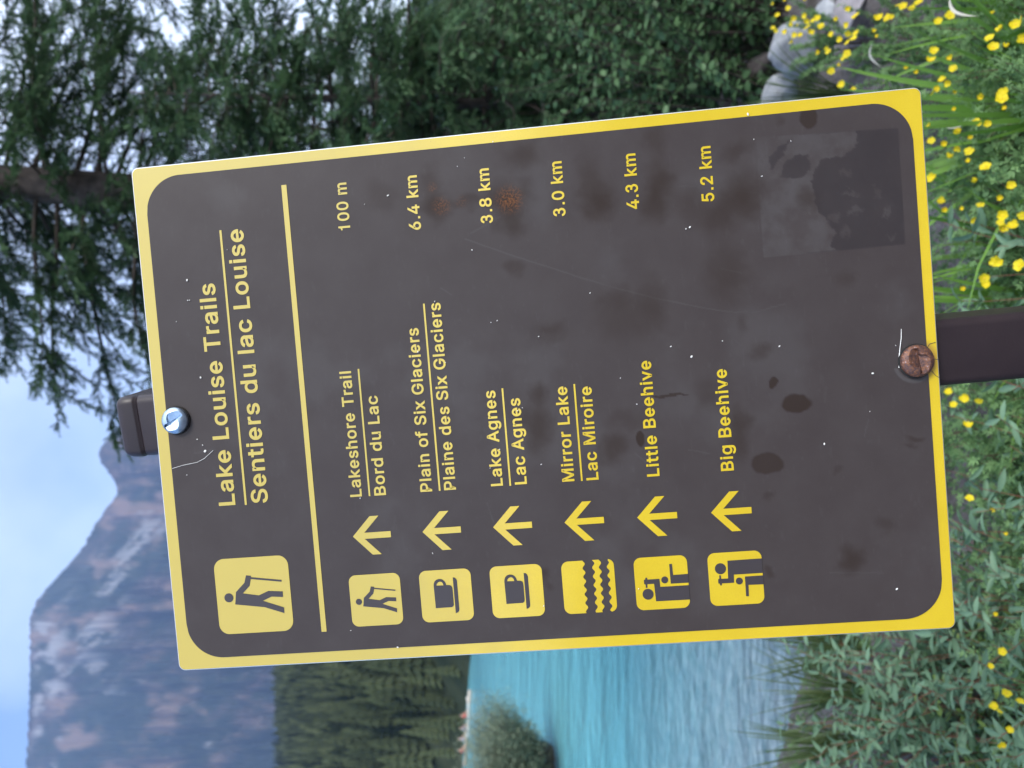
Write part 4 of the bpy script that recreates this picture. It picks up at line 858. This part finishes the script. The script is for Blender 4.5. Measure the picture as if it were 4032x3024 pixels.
GLYPH = json.loads('''{".":[437,[[86,0,86,181,279,181,279,0]]],"0":[959,[[446,-12,368,-6,298,16,234,50,181,99,137,158,103,230,79,311,65,401,60,499,65,599,80,688,104,769,138,840,182,901,235,949,298,984,368,1006,446,1012,523,1006,593,984,656,949,709,901,753,840,787,769,811,688,826,599,831,499,826,400,811,311,787,230,754,159,710,99,657,50,594,16,523,-6],[446,155,484,159,518,171,547,191,574,220,597,258,616,306,630,362,639,427,642,499,639,573,630,638,616,694,597,742,574,780,547,809,517,830,484,841,446,845,407,841,373,829,343,809,317,780,294,742,275,694,261,638,252,573,249,499,252,427,261,362,275,306,294,258,317,220,343,191,373,171,407,159]]],"1":[959,[[366,0,366,660,181,660,181,775,314,797,368,844,396,1000,554,1000,554,0]]],"2":[959,[[92,0,92,131,471,510,528,571,566,622,588,668,596,716,593,741,586,765,576,786,561,803,544,818,522,830,499,838,439,845,407,844,380,838,355,828,334,814,317,798,303,778,292,754,286,729,282,666,93,666,99,757,115,812,140,862,174,907,216,944,265,974,321,996,379,1008,442,1012,505,1008,564,996,617,974,665,945,705,910,739,868,764,821,779,770,783,716,773,642,743,568,687,488,603,395,334,131,334,168,799,168,799,0]]],"3":[959,[[84,730,114,829,150,890,202,941,265,980,336,1004,412,1011,487,1003,558,978,621,939,672,888,708,826,727,759,727,690,710,622,675,560,625,508,563,468,462,431,411,582,472,606,498,624,518,648,533,676,540,707,540,739,532,770,517,798,496,821,470,839,441,850,411,854,380,850,351,840,325,822,304,799,289,771,272,710],[453,622,564,588,636,547,695,491,737,425,760,351,763,274,744,199,706,130,651,72,582,27,503,-1,418,-12,333,-5,253,20,181,62,123,118,82,185,50,291,237,312,256,244,276,211,303,183,336,162,374,149,414,145,453,151,490,165,523,188,549,217,566,251,575,289,574,327,563,364,543,397,516,425,482,446,411,469],[296,457,296,614,514,614,514,457]]],"4":[959,[[44,194,44,332,466,1000,671,1000,247,328,247,362,846,362,846,194],[520,0,520,648,708,648,708,0]]],"5":[959,[[435,-12,372,-9,314,3,260,24,211,51,170,84,135,124,108,170,91,218,78,303,269,303,278,253,287,233,298,216,334,184,380,163,436,156,468,158,498,166,525,178,550,195,570,215,587,239,600,267,607,297,610,331,607,364,600,395,586,424,569,448,548,469,523,487,494,499,464,507,398,507,340,496,292,473,262,451,94,469,159,1000,754,1000,754,832,326,832,299,640,304,647,374,670,450,678,499,675,547,667,591,652,633,632,669,608,703,579,733,546,757,508,777,468,791,425,800,380,802,332,798,269,781,209,755,156,719,107,675,65,624,32,565,7,502,-8]]],"6":[959,[[445,-12,380,-8,318,6,263,31,213,65,171,105,136,153,111,208,95,267,91,330,94,380,106,431,125,484,153,540,241,676,478,1000,695,999,315,480,224,480,283,566,322,601,372,626,430,641,525,638,584,624,638,602,685,571,724,533,757,488,781,438,794,381,798,321,794,260,778,202,753,150,718,103,676,63,626,30,570,6,509,-8],[445,153,476,155,505,163,530,174,552,190,572,210,588,233,600,260,607,289,610,321,607,354,600,383,588,409,572,433,552,452,530,467,505,478,476,485,445,488,413,485,384,479,360,468,336,452,317,433,301,410,289,384,282,356,280,323,282,290,289,261,301,234,317,210,337,190,360,174,385,163,414,155]]],"8":[959,[[445,-12,376,-8,312,4,252,23,200,51,154,86,118,127,89,175,73,226,68,281,71,324,80,365,97,405,119,441,146,473,178,501,213,523,253,540,266,544,266,501,238,511,193,540,154,580,127,626,109,677,104,732,109,784,124,832,149,877,183,916,224,950,272,977,325,997,383,1009,445,1012,506,1009,564,997,617,977,664,950,706,916,738,877,765,832,780,784,784,732,779,677,762,627,734,580,697,541,651,511,625,502,625,543,638,540,676,523,711,501,743,473,770,441,792,405,809,365,819,324,822,281,817,226,800,175,772,127,735,86,690,51,637,23,578,4,513,-8],[484,156,517,162,546,171,571,185,591,200,607,218,618,239,625,262,628,287,625,314,617,339,605,362,587,381,567,399,541,413,512,425,481,431,445,433,408,431,377,425,348,413,322,399,301,381,283,362,271,339,264,315,261,287,264,262,271,238,282,218,298,200,318,185,343,171,373,162,405,156],[475,598,500,604,524,613,543,625,561,639,575,657,585,677,591,699,594,723,591,747,585,770,576,789,562,805,545,819,526,831,504,839,445,846,386,839,364,831,343,819,327,805,313,788,303,770,298,748,295,723,298,698,303,676,313,657,328,639,344,625,364,613,389,604,414,598]]],"A":[1011,[[-17,0,372,1000,567,1000,959,0,753,0,487,707,410,944,528,944,434,656,191,0],[182,261,182,430,761,430,761,261]]],"B":[965,[[84,0,84,1000,475,1000,544,996,607,984,661,963,709,935,748,901,779,861,799,817,813,771,817,720,814,678,806,640,790,605,748,553,691,516,653,501,653,541,659,540,695,528,732,511,766,486,796,456,821,421,840,380,852,333,855,283,852,232,838,183,816,138,784,98,742,64,692,36,632,16,562,4,486,0],[279,169,480,169,546,173,593,185,626,203,647,226,660,253,665,284,662,308,655,331,644,354,628,374,609,391,585,405,557,416,526,422,279,425],[279,589,499,591,526,596,551,605,573,618,591,633,606,650,617,670,624,692,626,716,622,748,610,775,591,798,563,816,524,827,471,831,279,831]]],"G":[1091,[[528,-12,437,-5,353,15,276,51,208,99,151,159,105,230,71,312,51,401,45,499,51,598,71,688,105,770,151,841,208,901,275,949,350,985,432,1005,520,1012,575,1010,629,1002,680,989,728,971,773,948,815,920,851,888,884,854,912,814,935,772,954,728,975,641,779,641,747,715,717,758,679,792,635,817,582,834,521,839,470,835,423,822,378,801,339,772,305,735,277,688,255,634,242,571,237,499,242,428,255,366,277,313,306,267,341,229,380,199,425,179,475,165,528,161,577,165,621,175,662,191,696,213,725,240,749,274,767,312,777,356,784,442,867,397,522,366,522,535,974,535,974,399,968,322,948,249,916,183,872,125,819,77,756,38,687,10,610,-7]]],"L":[840,[[84,0,84,1000,279,1000,279,169,744,169,744,0]]],"M":[1303,[[84,0,84,1000,321,1000,597,334,678,90,558,90,633,312,913,1000,1150,1000,1150,0,957,0,963,905,1055,905,960,637,695,0,539,0,281,612,172,905,267,905,272,662,274,0]]],"P":[942,[[84,0,84,1000,463,1000,540,995,609,981,669,957,721,924,763,884,796,838,820,786,833,730,837,671,833,613,820,558,796,506,764,458,721,418,670,385,609,361,540,347,463,342,181,342,181,510,502,512,538,519,568,531,591,546,610,565,624,586,634,612,641,639,641,704,634,731,624,756,610,778,591,796,568,811,538,822,501,830,279,832,279,0]]],"S":[946,[[440,-16,366,-12,298,-1,237,20,182,47,135,82,98,124,69,171,50,225,36,315,233,315,245,258,254,234,269,213,288,196,312,181,338,170,404,156,481,156,516,162,549,172,578,185,601,202,621,221,634,241,643,263,645,288,643,310,636,327,627,340,591,367,539,391,272,468,203,500,145,541,102,592,77,651,68,717,73,774,91,827,119,874,157,915,203,950,256,978,316,997,379,1009,446,1012,514,1009,578,997,635,977,687,950,732,916,769,876,797,831,815,782,826,696,636,696,620,759,602,787,574,811,537,829,493,840,442,844,405,842,372,836,343,827,317,814,296,799,281,783,269,764,262,744,260,723,263,700,270,683,282,669,322,639,374,618,559,568,625,546,694,515,756,470,805,412,823,373,834,332,837,286,832,232,816,179,788,131,751,88,704,51,650,22,587,1,516,-12]]],"T":[950,[[28,831,28,1000,853,1000,853,831,539,831,539,0,345,0,345,831]]],"a":[833,[[264,-13,216,-3,172,12,131,34,94,62,65,97,43,136,29,182,26,230,29,273,39,311,56,344,79,372,106,396,168,430,238,451,494,488,507,495,506,494,508,505,501,546,484,577,473,586,436,603,385,608,329,603,287,586,256,563,235,536,216,497,34,547,70,624,99,661,132,693,169,718,210,739,294,764,381,772,443,767,512,752,580,722,612,700,640,670,664,637,682,594,693,547,696,495,696,0,510,0,510,96,554,96,538,74,495,35,436,4,399,-7,358,-14],[373,150,404,157,431,167,454,183,473,200,489,219,499,240,505,262,507,324,537,341,461,325,298,300,256,286,228,266,222,256,217,244,217,207,220,197,238,174,268,158,310,149]]],"c":[846,[[407,-15,337,-10,271,7,212,35,159,73,115,120,79,174,53,236,38,304,33,376,38,451,53,519,79,581,114,637,159,684,212,721,271,749,337,766,407,772,484,765,556,745,619,714,673,669,716,614,757,519,574,476,551,534,533,558,510,578,482,593,448,603,407,607,368,603,334,593,306,578,282,555,261,528,245,496,233,459,226,420,223,376,226,335,233,296,245,260,261,228,282,201,306,179,334,162,367,153,430,150,467,157,498,170,524,189,544,212,579,285,759,242,718,146,675,90,622,45,557,12,485,-9]]],"d":[902,[[384,-15,318,-10,256,7,200,35,151,73,110,119,76,174,52,237,38,305,33,379,38,454,52,522,77,584,110,638,152,685,201,722,258,750,319,765,384,772,433,768,476,760,513,746,569,710,607,669,620,652,577,652,577,1000,765,1000,765,0,581,0,581,108,621,108,607,88,568,47,513,10,474,-4,431,-12],[402,150,438,153,469,162,497,178,521,197,541,223,557,255,569,292,576,334,579,380,576,426,569,468,557,504,541,535,522,560,498,580,471,595,439,603,402,607,364,603,332,594,304,579,281,559,261,533,245,501,233,465,226,424,223,380,226,336,233,295,245,258,261,226,282,199,306,178,333,162,365,153]]],"e":[862,[[570,338,567,414,558,457,543,497,523,532,499,561,472,583,443,598,413,606,382,606,353,599,323,584,296,562,271,533,251,499,236,459,227,416,225,372,229,328,240,285,257,247,278,214,304,187,332,167,361,155,391,150,422,152,451,162,480,179,507,203,551,262,707,163,639,84,583,40,521,8,454,-10,384,-15,315,-5,249,19,189,55,137,103,94,160,62,225,41,295,33,367,37,440,54,511,83,578,123,638,173,688,231,728,295,756,363,770,433,770,501,755,565,727,623,687,673,636,712,576,741,509,757,438,763,333],[116,301,116,455,753,455,761,374,757,301]]],"f":[567,[[482,762,482,602,-21,602,-21,762],[124,0,124,827,128,870,140,909,160,944,186,973,216,997,252,1016,291,1029,367,1039,422,1036,520,1013,470,856,407,871,356,869,339,864,329,856,321,845,315,827,313,801,313,0]]],"g":[904,[[407,-277,351,-275,299,-267,252,-255,210,-239,171,-218,111,-168,50,-85,208,-2,250,-52,278,-80,317,-101,340,-108,407,-115,457,-111,500,-100,534,-82,558,-57,573,-24,578,23,578,125,620,125,606,106,567,66,511,32,473,19,431,11,383,8,319,13,259,28,203,53,154,88,112,132,77,183,52,244,38,310,33,384,38,456,52,524,77,586,111,639,152,685,202,722,259,750,320,765,384,772,433,769,477,761,514,746,571,710,609,670,623,651,581,651,581,762,766,762,766,15,761,-47,745,-102,717,-152,679,-192,635,-224,584,-248,528,-264,469,-274],[403,172,440,176,472,183,499,197,523,215,542,239,558,267,570,301,577,342,580,387,577,431,570,470,558,506,542,536,523,561,499,581,472,595,440,603,403,607,365,603,333,594,305,579,281,559,261,534,245,503,233,468,226,429,223,387,226,343,233,304,245,270,262,240,282,217,305,198,333,184,365,176]]],"h":[874,[[257,448,257,0,69,0,69,1000,257,1000,257,529,150,529,197,634,234,686,279,725,331,751,386,766,447,772,500,768,551,757,597,738,638,712,673,678,700,637,721,588,732,534,736,475,736,0,548,0,548,463,543,508,531,544,512,570,486,589,453,602,413,606,383,603,356,598,332,588,311,575,293,557,278,537,267,512,260,483]]],"i":[396,[[69,0,69,762,257,762,257,0],[69,815,69,1000,257,1000,257,815]]],"k":[816,[[192,231,182,453,223,453,545,762,762,752,376,367,361,367],[69,0,69,1000,257,1000,257,0],[561,0,246,376,379,501,791,5]]],"l":[394,[[69,0,69,1000,257,1000,257,0]]],"m":[1267,[[69,0,69,762,254,762,255,544,163,544,193,623,211,657,234,690,291,737,358,765,430,775,490,769,543,750,589,719,624,679,649,632,676,542,568,542,594,619,613,654,637,684,666,710,698,733,734,751,774,764,815,772,858,774,906,771,951,762,993,744,1033,720,1065,689,1093,652,1113,607,1125,557,1129,502,1129,0,940,0,940,497,936,537,924,564,907,583,883,596,854,605,823,608,797,606,773,601,753,593,735,582,721,567,710,552,695,510,693,0,505,0,505,508,501,538,491,561,473,581,451,596,424,605,393,608,347,601,306,580,291,566,277,548,266,526,260,502,257,0]]],"n":[873,[[257,448,257,0,69,0,69,762,253,762,254,529,150,529,197,634,234,686,279,725,331,751,386,766,447,772,500,768,551,757,597,738,637,712,672,678,699,637,721,589,732,534,736,475,736,0,548,0,548,463,543,508,531,544,512,570,486,589,453,602,413,606,383,603,356,598,332,588,311,575,293,557,278,537,267,512,260,483]]],"o":[884,[[407,-15,337,-10,271,7,212,35,159,73,115,120,79,174,53,236,38,304,33,376,38,451,53,519,79,581,114,637,159,684,212,721,271,749,337,766,407,772,479,766,545,749,605,721,657,684,702,637,737,581,763,519,778,451,783,376,778,304,763,236,737,174,701,120,657,73,605,35,545,7,479,-10],[407,149,448,153,482,162,510,179,535,201,556,228,572,260,584,296,591,335,594,376,591,419,584,459,572,495,556,528,535,555,510,578,482,593,448,603,407,607,368,603,334,593,306,578,282,555,261,528,245,496,233,459,226,420,223,376,226,335,233,296,245,260,261,228,282,201,306,179,334,162,368,153]]],"r":[577,[[69,0,69,762,253,762,253,654,206,654,215,673,244,706,281,735,323,755,371,769,513,770,513,590,436,598,377,597,353,592,329,582,308,570,291,555,276,537,266,517,260,495,257,0]]],"s":[785,[[358,-15,304,-13,254,-5,208,9,166,27,129,51,95,80,68,116,49,156,28,229,207,264,229,207,244,186,264,169,288,157,320,150,356,147,399,150,434,159,461,172,479,189,490,205,493,222,491,236,486,247,476,258,462,268,407,287,284,314,218,333,163,359,117,392,84,434,65,482,58,535,63,580,77,622,100,661,132,694,169,721,212,743,261,758,312,769,368,772,420,769,468,760,512,747,551,729,585,705,615,676,638,644,684,543,507,505,485,552,472,571,455,588,434,601,406,609,368,612,332,609,302,601,277,589,260,574,250,558,247,542,250,527,256,515,266,504,282,494,348,473,460,447,525,429,581,404,627,370,659,328,679,281,685,228,681,182,666,139,642,100,610,66,571,37,524,15,473,-2,417,-12]]],"t":[515,[[435,762,435,602,-21,602,-21,762],[94,931,282,931,284,187,288,173,292,166,300,161,312,157,361,157,423,166,460,9,366,-6,330,-8,264,-1,206,16,157,48,121,91,100,144,94,202]]],"u":[874,[[359,-9,305,-6,255,5,210,23,168,50,133,84,106,125,85,173,73,228,69,286,69,762,257,762,257,299,262,253,275,218,294,191,320,172,353,160,394,156,423,158,449,164,473,174,494,187,513,205,527,225,538,250,545,279,548,314,548,762,736,762,736,0,552,0,552,233,655,233,608,127,571,75,525,37,474,11,418,-4]]],"v":[833,[[296,0,-15,762,190,762,373,285,449,38,317,38,379,243,575,762,779,762,468,0]]],"x":[812,[[-47,3,543,762,767,759,177,0],[542,0,-24,761,202,762,768,2]]]," ":[437,[]]}''')
ZL = ZF + .0003
def area2(p): return sum(p[i - 1][0] * p[i][1] - p[i][0] * p[i - 1][1] for i in range(len(p)))
def lettering(text, xa, xb, yb, cap):
    k = cap / 1000; adv = [GLYPH[c][0] for c in text]
    def ext(c): xs_ = [v for l in GLYPH[c][1] for v in l[0::2]]; return min(xs_), max(xs_)
    lead = ext(text[0])[0]; nat = (sum(adv[:-1]) + ext(text[-1])[1] - lead) * k
    sq = min(1.12, max(.90, (xb - xa) / nat)); track = ((xb - xa) - nat * sq) / max(1, len(text) - 1)
    layers = {}; x = xa - lead * k * sq
    for c in text:
        outer, holes = [], []
        for l in GLYPH[c][1]:
            p_ = [(x + l[i] * k * sq, yb + l[i + 1] * k) for i in range(0, len(l), 2)]; (outer if area2(p_) < 0 else holes).append(p_)
        for i, o in enumerate(outer): layers.setdefault(i, []).append(o)
        layers.setdefault(0, []).extend(holes)
        x += GLYPH[c][0] * k * sq + track
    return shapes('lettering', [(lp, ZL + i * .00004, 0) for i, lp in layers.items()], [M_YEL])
TEXT = [('Lake Louise Trails', 132.1, 309.7, -60.2, 13.7), ('Sentiers du lac Louise', 132.2, 350.4, -87.2, 13.7), ('Lakeshore Trail', 131.8, 231.4, -163.5, 9.45), ('Bord du Lac', 131.6, 210.6, -182.9, 9.45),
        ('Plain of Six Glaciers', 131.9, 260.7, -219.9, 9.45), ('Plaine des Six Glaciers', 132.0, 278.8, -238.8, 9.45), ('Lake Agnes', 132.5, 207.2, -275.9, 9.45), ('Lac Agnes', 132.5, 199.8, -294.7, 9.45),
        ('Mirror Lake', 132.1, 206.1, -331.7, 9.45), ('Lac Miroire', 131.9, 204.6, -350.4, 9.45), ('Little Beehive', 131.4, 220.7, -397.2, 9.6), ('Big Beehive', 131.7, 209.7, -453.6, 9.7),
        ('100 m', 341.6, 378.4, -173.0, 9.45), ('6.4 km', 336.5, 378.6, -228.8, 9.45), ('3.8 km', 336.3, 378.5, -285.1, 9.45), ('3.0 km', 336.4, 378.3, -341.2, 9.45), ('4.3 km', 336.6, 378.6, -397.4, 9.45), ('5.2 km', 337.0, 378.5, -453.8, 9.45)]
for s_ in TEXT: tag(lettering(*s_), 'yellow lettering reading ' + s_[0])
def bar(xa, xb, yc, h): return [[(xa, yc - h / 2), (xb, yc - h / 2), (xb, yc + h / 2), (xa, yc + h / 2)]]
for xa, xb, yc, h in ((131.5, 350.8, -68.7, 1.75), (131.6, 232.5, -169.6, 1.35), (131.9, 279, -225.8, 1.4), (131.9, 208.3, -281.6, 1.35), (131.8, 207.2, -337.4, 1.35)):
    shapes('underline', [(bar(xa, xb, yc, h), ZL, 0)], [M_YEL])
shapes('divider_line', [(bar(25.5, 381.2, -123.1, 4.15), ZL, 0)], [M_YEL])
ARROW = [(0, 0), (15.4, -14.8), (15.4, -22.0), (2.45, -9.4), (2.45, -30.6), (-2.45, -30.6), (-2.45, -9.4), (-15.4, -22.0), (-15.4, -14.8)]
for y in (-153.3, -209.3, -265.4, -321.4, -377.6, -434.0): shapes('arrow', [([[(100.3 + a, y + b) for a, b in ARROW]], ZL, 0)], [M_YEL])
def circ(cx, cy, r, n=40): return [(cx + r * math.cos(i / n * 6.28318), cy + r * math.sin(i / n * 6.28318)) for i in range(n)]
HIK = [(.553,.732),(.669,.607),(.767,.576),(.757,.51),(.738,.512),(.677,.104),(.652,.107),(.713,.518),(.625,.541),(.531,.641),(.492,.426),(.543,.295),(.525,.104),(.45,.107),(.465,.257),(.417,.378),(.313,.105),(.236,.108),(.331,.365),(.39,.757)]
CUP = [(.701,.73),(.739,.725),(.783,.706),(.815,.673),(.829,.627),(.829,.599),(.819,.557),(.79,.522),(.751,.498),(.705,.485),(.699,.419),(.683,.389),(.656,.375),(.602,.37),(.318,.371),(.29,.381),(.271,.408),(.268,.724)]
CUPH = [(.703,.677),(.735,.668),(.764,.643),(.777,.603),(.767,.57),(.739,.549),(.7,.539)]
SAU = [(.844,.349),(.838,.311),(.813,.287),(.777,.273),(.217,.273),(.189,.281),(.162,.308),(.151,.347)]
BODY = [(.843,.633),(.847,.0),(.573,.0),(.574,.533),(.42,.538),(.421,.763),(.382,.77),(.384,.8),(.416,.804),(.425,.832),(.504,.83),(.515,.806),(.578,.804),(.576,.775),(.508,.77),(.508,.645)]
SMALL = [(.525,.333),(.526,.0),(.358,.0),(.364,.276),(.149,.283),(.153,.336)]
def pict(x, y, w, h, dark, r=.135):
    T = lambda lp: [(x + a * w, y + b * h) for a, b in lp]
    base = rounded_rect(x, x + w, y, y + h, r * w, 8)
    return [([base], ZL, 0)] + [([T(l) for l in grp], ZL + .0002, 1) for grp in dark]
HEAD = circ(.483, .835, .0605)
for (x, y, w), dk, lab in (((28.0, -98.7, 61.2), [[HIK], [HEAD]], 'large pictogram of a hiker with a walking stick'), ((28.0, -188.0, 41.3), [[HIK], [HEAD]], 'small pictogram of a hiker with a walking stick'),
        ((28.1, -244.6, 41.2), [[CUP, CUPH], [SAU]], 'upper pictogram of a cup and saucer'), ((28.2, -300.7, 41.1), [[CUP, CUPH], [SAU]], 'lower pictogram of a cup and saucer')):
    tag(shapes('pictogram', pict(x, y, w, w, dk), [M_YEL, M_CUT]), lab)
mir = lambda lp: [(1 - a, b) for a, b in lp]
VIEW = [[BODY], [SMALL], [circ(.70, .772, .104)], [circ(.447, .44, .066)]]
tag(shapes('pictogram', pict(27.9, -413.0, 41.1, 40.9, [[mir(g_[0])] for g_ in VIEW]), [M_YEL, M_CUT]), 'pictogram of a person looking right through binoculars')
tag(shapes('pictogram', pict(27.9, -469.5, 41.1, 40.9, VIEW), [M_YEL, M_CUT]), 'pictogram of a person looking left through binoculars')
# water: a block and two wavy bands
def wave(yb, flip=False, n=78):
    return [(u, yb + .024 * math.sin(u * 6.05 * 2 * math.pi + .55)) for u in np.linspace(0, 1, n)]
def corner(cx, cy, r, a0): return [(cx + r * math.cos(math.radians(a0 + 90 * i / 8)), cy + r * math.sin(math.radians(a0 + 90 * i / 8))) for i in range(9)]
top = wave(.572) + corner(.865, .865, .135, 0) + corner(.135, .865, .135, 90)
band = wave(.389) + wave(.262)[::-1]
bot = [p_ for p_ in wave(.112) if .02 <= p_[0] <= .98][::-1] + [(.0, .10)] + corner(.12, .12, .12, 180) + corner(.88, .12, .12, 270) + [(1, .10)]
Tw = lambda lp: [(28.2 + a * 41.4, -356.9 + b * 40.9) for a, b in lp]
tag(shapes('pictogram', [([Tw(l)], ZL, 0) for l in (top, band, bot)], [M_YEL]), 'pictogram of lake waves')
# ---- specks of fluff and grit stuck on the face
FLECKS = [(314,-38,1.6),(298,-37,.9),(298,-38.5,.9),(282,-26,.9),(236,-41.6,1.5),(200,-23.5,.8),(182,-38,1),(187,-34,1.2),(159,-22.6,.8),(335,-73,.9),(360,-186,.9),(365,-205,1.6),(317,-267,1),(261,-282,1),(260,-277,.8),(246,-313,1),(276,-355,1),(319,-434,1.5),(318,-431,1),(352,-490,1.3),(376,-513,1),(399,-483,2.0),(209,-373,.8),(221,-428,1.8),(230,-413,1.3),(223.5,-494,1.4),(197.5,-561,1.6),(147,-522,1.6),(169,-557,.8),(33,-568,1.7),(83,-216,1.3),(9.8,-181.6,1.4),(36,-300,1.2),(130.5,-162,1),(25.4,-145,.8),(190,-292,.9),(192,-296,1),(161,-275.6,.9),(147,-307,1.2),(147,-267,.7),(380,-486,.9),(217,-579,1),(388,-267,.8),(382,-261,.8),(398,-290,.8),(242,-218,1.2),(280,-234.6,1),(188,-384,1),(231,-452,.8),(45,-374.5,.9),(177,-39.5,2.0),(232,-239,.8)]
V, Fc = [], []
for i, (x, y, s_) in enumerate(FLECKS):
    a = rng.uniform(0, 3.14); asp = rng.uniform(.35, .8); b0 = len(V)
    for j in range(7):
        q = j / 7 * 6.283; px, py = math.cos(q) * s_ * .62, math.sin(q) * s_ * .62 * asp
        V.append(((x + px * math.cos(a) - py * math.sin(a)) * mm, (y + px * math.sin(a) + py * math.cos(a)) * mm, ZL + .0005))
    V.append((x * mm, y * mm, ZL + .0011)); Fc += [(b0 + j, b0 + (j + 1) % 7, b0 + 7) for j in range(7)]
sp_ = link('fleck', mesh('fleck', np.array(V), [np.array(Fc)], M_FLECK, smooth=True), plate); sp_['kind'] = 'stuff'; sp_['label'] = 'white specks stuck to the brown face'
v, q = tubes(np.array([[np.array((a, b, .9)) * mm for a, b in ((165, -11), (167, -20), (168.5, -32), (171, -38), (177, -46))]]), np.array([[.00018] * 5]), 4)
link('fibre', mesh('fibre', v, [q], M_FLECK), plate)
v, q = tubes(np.array([[np.array((a, b, .8)) * mm for a, b in ((229, -584), (222, -583.5), (214, -582), (207, -581), (200, -580.5))]]), np.array([[.0002, .0003, .0003, .0005, .0003]]), 4)
link('fibre', mesh('fibre', v, [q], M_FLECK), plate)
# hairline cracks in the yellow edge under the lower bolt
V, Fc = [], []
for ln in (((212, -601), (216, -604), (217, -608.5)), ((204.5, -606), (204, -609.3)), ((196, -604), (192, -607), (190.5, -609.2))):
    for a_, b_ in zip(ln[:-1], ln[1:]):
        d = unit(np.array(b_, float) - np.array(a_, float)); nrm = np.array((-d[1], d[0])) * .22; b0 = len(V)
        for p_, s_ in ((a_, 1), (b_, 1), (b_, -1), (a_, -1)): V.append(((p_[0] + nrm[0] * s_) * mm, (p_[1] + nrm[1] * s_) * mm, .00025))
        Fc.append((b0, b0 + 1, b0 + 2, b0 + 3))
link('crack', mesh('crack', np.array(V), [np.array(Fc)[:, ::-1]], M_CUT), plate)
# ---- one-way bolts
def make_bolt(r, h, ang, mat, dark):
    nr_, na_ = 30, 96; v, f = [], []
    for i in range(nr_ + 1):
        q = i / nr_ * r
        for j in range(na_):
            a = j / na_ * 6.283185; X_, Y_ = math.cos(a) * q, math.sin(a) * q
            z = h * (1 - (q / r) ** 2.4) ** .6 * .75 + h * .25 if i < nr_ else h * .12
            pa_, qa = X_ * math.cos(ang) + Y_ * math.sin(ang), -X_ * math.sin(ang) + Y_ * math.cos(ang)
            for sg in (1, -1):                                  # ramped half-moon on each side of the slot wall
                P_, Q_ = pa_ * sg, qa * sg
                if Q_ > -.0007 and math.hypot(P_ - r * .22, Q_ - .1 * r) < r * .58: z = min(z, h * .46 + max(Q_, 0) * .30 + (0 if Q_ > .0007 else -h * .22))
            v.append((X_, Y_, z))
    for i in range(nr_):
        for j in range(na_): f.append((i * na_ + j, (i + 1) * na_ + j, (i + 1) * na_ + (j + 1) % na_, i * na_ + (j + 1) % na_))
    head = mesh('bolt', np.array(v), [np.array(f)], mat); 
    ro, zt = r * 1.06, .0012; n = 48; v = [(math.cos(j / n * 6.2832) * q, math.sin(j / n * 6.2832) * q, z) for q, z in ((ro, 0), (ro, zt), (r * .6, zt)) for j in range(n)]
    f = [(i * n + j, i * n + (j + 1) % n, (i + 1) * n + (j + 1) % n, (i + 1) * n + j) for i in range(2) for j in range(n)]
    return head, mesh('washer', np.array(v), [np.array(f)], dark)
M_GASKET = plain('dark_rubber', (.02, .02, .02), .8, .2, 200)
for x, y, r, h, ang, mat, lab in ((203.4, -18.2, .0108, .0058, math.radians(118), M_ZINC, 'clean zinc bolt at the top of the sign'), (204.2, -593.0, .0122, .0060, math.radians(8), M_RUST, 'rusty bolt at the bottom of the sign')):
    hd, ws = make_bolt(r, h, ang, mat, M_GASKET)
    b_ = child('bolt', hd, sign, SM @ Matrix.Translation((x * mm, y * mm, ZL + .0014))); tag(b_, lab)
    w_ = link('washer', ws, b_); w_.location = (0, 0, -.0014)
